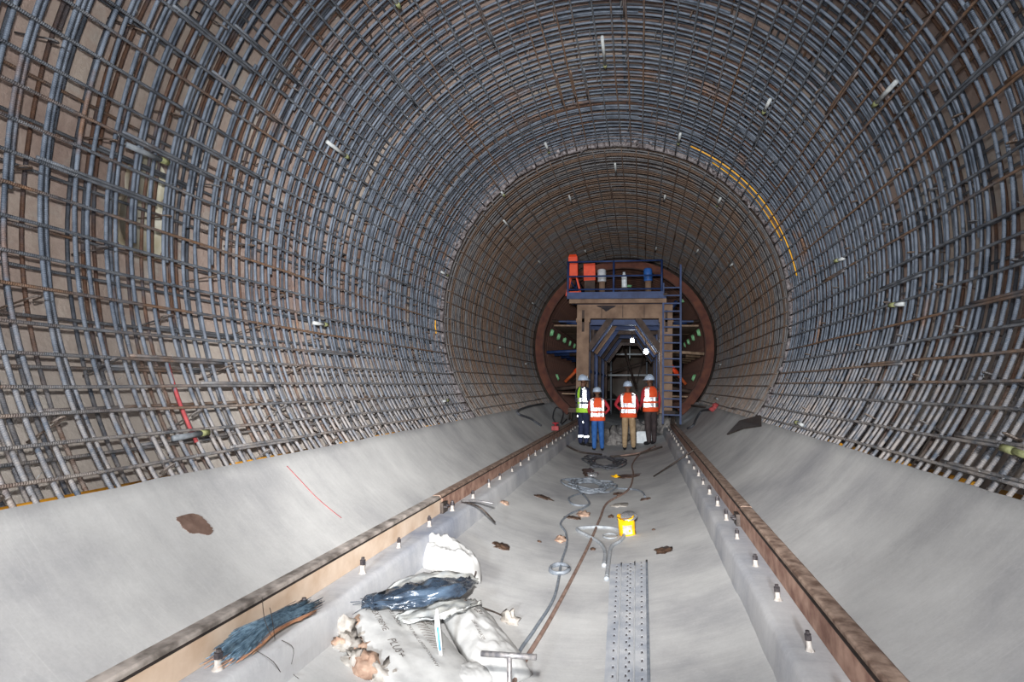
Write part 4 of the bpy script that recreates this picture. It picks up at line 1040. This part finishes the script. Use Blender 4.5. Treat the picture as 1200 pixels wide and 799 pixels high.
# flat sack with the printed face up
A1 = rd(-46)
s1, rot1, bv1, _ = sack('cement_sack', (-.814, 3.415, 0), .98, .58, .13, A1, 3.1, 'flattened white cement sack with printed text facing up, nearest the left curb', .42)
def on1(u, v): q = rot1 @ Vector((u, v, 0)); return (q.x, q.y)
print_text(s1, bv1, 'TANZANIA PORTLAND CEMENT PUBLIC LIMITED COMPANY', on1(-.43, .015), A1, .0285, 'print_ink', .004)
print_text(s1, bv1, 'DAR ES SALAAM', on1(-.30, -.040), A1, .034, 'print_ink', .004)
print_text(s1, bv1, 'Twiga EXTREME', on1(-.36, -.150), A1, .050, 'print_ink', .004, .15, .0)
print_text(s1, bv1, 'PLUS+', on1(.06, -.155), A1, .066, 'print_ink', .004, .15, .0)
print_text(s1, bv1, 'Twiga', on1(-.30, .160), A1, .085, 'print_ink', .004, .2)
for q in range(13):
    a, b = on1(-.14 + .026*q, .075), on1(-.14 + .026*q, .150); P = []
    for k in range(6):
        x = a[0] + (b[0] - a[0])*k/5; y = a[1] + (b[1] - a[1])*k/5; h = bv1.ray_cast(Vector((x, y, 2)), Vector((0, 0, -1))); P.append(Vector((x, y, (h[0].z if h[0] else 0) + .002)))
    MB().tube(P, .0018, 4).build('print_line', 'print_ink', s1)
s2, rot2, bv2, _ = sack('cement_sack', (-.47, 3.77, 0), .98, .36, .16, rd(-56), 7.7, 'crumpled white cement sack lying lengthwise behind the steel tee bar', .8)
def on2(u, v): q = rot2 @ Vector((u, v, 0)); return (q.x, q.y)
print_text(s2, bv2, 'PLUS+', on2(-.24, .02), rd(-56), .050, 'print_ink', .003, .2, .0015)
print_text(s2, bv2, 'DAR ES SALAAM', on2(-.02, -.06), rd(-56), .030, 'print_ink', .003)
s3, _, _, _ = sack('cement_sack', (-1.0, 4.80, 0), .50, .42, .24, rd(20), 12.3, 'crumpled white sack standing behind the blue film against the left curb', 1.0)
# the upright ear of that sack and a narrow rolled white strip between the two front sacks
mb = MB(); P = [(-1.374, 4.720, 0.134), (-1.309, 4.740, 0.241), (-1.257, 4.760, 0.334), (-1.209, 4.770, 0.381), (-1.146, 4.760, 0.339), (-1.081, 4.740, 0.246), (-1.038, 4.720, 0.153)]
c0 = Vector(s3.location); m = len(P)
for dy in (-.02, .02):
    for p in P: mb.v.append(Vector(p) - c0 + Vector((.0, dy, 0)))
    mb.v.append((Vector(P[0]) + Vector(P[-1]))/2 - c0 + Vector((0, dy*2.5, -.10)))
for q in range(m): mb.face((q, (q + 1), m + 1 + q + 1, m + 1 + q))
mb.face(range(m + 1)); mb.face(range(m + 1, 2*m + 2)); o = mb.build('sack_ear', 'bag_white', s3)
sb = o.modifiers.new('s', 'SUBSURF'); sb.levels = 2; sb.render_levels = 2
P = [(-0.630, 3.383, 0.380), (-0.604, 3.323, 0.300), (-0.585, 3.313, 0.180), (-0.568, 3.309, 0.100)]; c = Vector(P[-1])
r0 = tag(empty('sack_strip', c), 'narrow rolled white strip between the two front sacks', 'sack')
MB().tube([p - c for p in smooth_path(P, 6)], [.004 + .014*math.sin(PI*min(1, k/18 + .10)) for k in range(19)], 8, flat=.6).build('roll', 'bag_white', r0)
MB().tube([Vector(q) - c + Vector((.002, -.011, .004)) for q in (P[1], P[2])], .006, 6).build('blue_print', 'print_blue', r0)
P = ((-0.419, 3.290, 0.030))
sack('cement_sack', (P[0], P[1] + .02, 0), .30, .20, .09, .9, 5.5, 'small white sack end poking out under the crumpled sack by the tee bar', .25)
# blue plastic film bundle on top
def film(name, pts, ws, ts, mat, label, seed, n=30):
    P = smooth_path(pts, 8); m = len(P); c = P[m//2].copy(); mb = MB()
    for i, p in enumerate(P):
        f = i/(m - 1)*(len(ws) - 1); k = min(int(f), len(ws) - 2); wd = ws[k] + (ws[k + 1] - ws[k])*(f - k); th = ts[k] + (ts[k + 1] - ts[k])*(f - k)
        d = (P[min(m - 1, i + 1)] - P[max(0, i - 1)]); d.z = 0; d.normalize(); sd = Vector((d.y, -d.x, 0))
        for q in range(n):
            a = 2*PI*q/n; r = 1 + .22*noise.noise(Vector((math.cos(a)*2.2 + seed, math.sin(a)*2.2, i*.16))) + .9*abs(noise.noise(Vector((math.cos(a)*3.4, math.sin(a)*3.4 + seed, i*.09)))) - .15
            mb.v.append(p - c + sd*math.cos(a)*wd*r + Vector((0, 0, math.sin(a)*th*r + .022*noise.noise(Vector((math.cos(a)*3 + seed, i*.25, 2))) + .014*noise.noise(Vector((math.cos(a)*9 + seed, i*.5, 7))))))
    for i in range(m - 1):
        for q in range(n): q2 = (q + 1) % n; mb.face((i*n + q, i*n + q2, (i + 1)*n + q2, (i + 1)*n + q))
    mb.face(list(range(n))[::-1]); mb.face([(m - 1)*n + q for q in range(n)])
    r0 = tag(empty(name, c), label, 'plastic film'); mb.build('film_roll', mat, r0); return r0, c
b0, bc = film('film_bundle', [(-1.147, 3.483, 0.340), (-1.015, 3.538, 0.360), (-0.856, 3.615, 0.370), (-0.719, 3.770, 0.370), (-0.680, 4.121, 0.300)], [.045, .12, .15, .13, .07], [.010, .024, .036, .042, .026], 'film_blue', 'shiny dark blue plastic film bundle lying on the white sacks', 4)
rnd = random.Random(14)
for k in range(12):                                   # frayed strips at the end of the bundle
    s = Vector((-1.028, 3.419, 0.350)) - bc; e = Vector((-1.120, 3.416, 0.340)) - bc + Vector((rnd.uniform(-.05, .03), rnd.uniform(-.12, .16), rnd.uniform(-.04, .06)))
    MB().tube([s + Vector((0, rnd.uniform(-.05, .05), 0)), (s + e)/2 + Vector((0, 0, .02)), e], .004, 4, flat=.4).build('frayed_strip', 'film_blue', b0)
film('film_scrap', [(-0.893, 3.461, 0.270), (-0.770, 3.595, 0.270), (-0.659, 3.762, 0.270), (-0.590, 4.042, 0.200)], [.05, .11, .11, .05], [.008, .014, .014, .008], 'film_grey', 'clear crumpled plastic film between the blue bundle and the sacks', 9)
film('film_scrap', [(-1.089, 3.706, 0.320), (-0.950, 3.889, 0.340), (-0.787, 4.047, 0.340), (-0.692, 4.312, 0.270)], [.05, .11, .11, .05], [.012, .030, .030, .016], 'film_grey', 'grey plastic film rumpled behind the blue bundle', 15)
# rubble and torn paper at the left end of the sack
rnd = random.Random(8); base = ((-0.985, 3.167, 0.172)); k = 0
spots = [(402,745,.075,'mortar'), (415,735,.05,'clay'), (407,760,.065,'mortar'), (425,762,.05,'clay'), (418,778,.06,'mortar'), (432,788,.08,'clay'), (445,795,.07,'mortar'), (455,792,.05,'clay'), (398,757,.04,'clay'), (440,768,.05,'mortar'), (462,800,.06,'mortar'), (426,752,.05,'mortar')]
labs = ['large pale paper lump at the left end of the rubble', 'reddish clod at the back of the rubble by the rod', 'pale crumpled lump under the large paper lump', 'reddish crumb beside the sack edge in the rubble', 'pale torn lump in the middle of the rubble', 'large tan clod at the front of the rubble', 'pale lump right of the large tan clod', 'small reddish clod at the sack corner', 'small reddish crumb left of the large paper lump', 'pale crumb tucked against the printed sack', 'pale lump at the bottom edge of the rubble', 'pale lump behind the middle of the rubble']
gp = {0: (-1.150, 3.256, 0.238), 1: (-1.147, 3.385, 0.236), 2: (-1.079, 3.171, 0.208), 3: (-1.013, 3.224, 0.182), 4: (-0.981, 3.088, 0.171), 5: (-0.901, 3.066, 0.143), 6: (-0.834, 3.059, 0.122), 7: (-0.808, 3.109, 0.115), 8: (-1.119, 3.157, 0.224), 9: (-0.940, 3.234, 0.156), 10: (-0.758, 3.073, 0.101), 11: (-1.045, 3.301, 0.195)}
for k, (_, _, s, mt) in enumerate(spots):
    p = Vector(gp[k]); mb = MB().blob((0, 0, 0), (s*.95, s*1.0, s*.75), 14, .75, 5, k + 40)
    lo = min(v.z for v in mb.v)
    for v in mb.v: v.z = max(v.z, lo*.4)
    z0 = min(v.z for v in mb.v)
    tag(mb.build('rubble_lump', mt, None, loc=(p.x, p.y, floor_z(p.x) - z0 - .004)), labs[k], 'rubble', 'lumps of rubble beside the printed sack')
# steel tee bar standing in front of the sacks
tb = empty('tee_bar', (-.03, 2.6, floor_z(.03))); tag(tb, 'steel tee bar standing upright before the sacks', 'tee bar')
MB().tube([(-.125, 0, .50), (.118, 0, .505)], .0125, 10).build('cross_bar', 'rod_steel', tb); MB().tube([(0, 0, -.01), (0, 0, .50)], .0115, 10).build('stem', 'rod_steel', tb)
# bundle of tie wire lying on the left curb
wb = empty('wire_bundle', (-1.27, 2.7, CT)); tag(wb, 'brush-like bundle of cut tie wire lying on the left curb', 'wire bundle'); off = -Vector((-1.27, 2.7, CT))
def bundle(nw, mat, seed, w0, w1, w2, zl):
    rnd = random.Random(seed); mb = MB()
    A = Vector((-1.313, 2.484, 0.460)); B = Vector((-1.241, 2.658, 0.480)); C_ = Vector((-1.221, 2.923, 0.490))
    for k in range(nw):
        s = rnd.uniform(-1, 1); d = (C_ - A).normalized(); sd = Vector((d.y, -d.x, 0)).normalized(); z = rnd.uniform(0, zl)
        l0, l1 = rnd.gauss(-.02, .045), rnd.gauss(0, .05)
        P = [A + sd*s*w0 + d*l0 + Vector((0, 0, z*.5)), (A + B)/2 + sd*s*(w0 + w1)/2 + Vector((0, 0, z)), B + sd*s*w1 + Vector((0, 0, z + .01)), (B + C_)/2 + sd*s*w1*.9 + Vector((0, 0, z)), C_ + sd*s*w2 + d*l1 + Vector((0, 0, z*.6))]
        mb.tube([p + off for p in smooth_path(P, 3)], .0015, 3)
    return mb
bundle(330, 'wire_blue', 1, .115, .050, .070, .050).build('cut_wires', 'wire_blue', wb)
bundle(150, 'wire_rust', 2, .125, .062, .095, .012).build('rusty_wires', 'wire_rust', wb)
for k, P in enumerate(([(-1.201, 2.524, 0.460), (-1.084, 2.480, 0.440), (-1.185, 2.707, 0.273)], [(-1.169, 2.591, 0.500), (-1.230, 2.626, 0.560), (-1.314, 2.726, 0.620)], [(-1.136, 2.569, 0.500), (-1.230, 2.681, 0.560), (-1.260, 2.710, 0.580)], [(-1.150, 2.646, 0.460), (-1.121, 2.702, 0.400), (-1.172, 2.766, 0.267), (-1.115, 2.743, 0.243)])):
    MB().tube([Vector(p) + off for p in smooth_path(P, 4)], .0016, 4).build('stray_wire', 'rod_dark', wb)
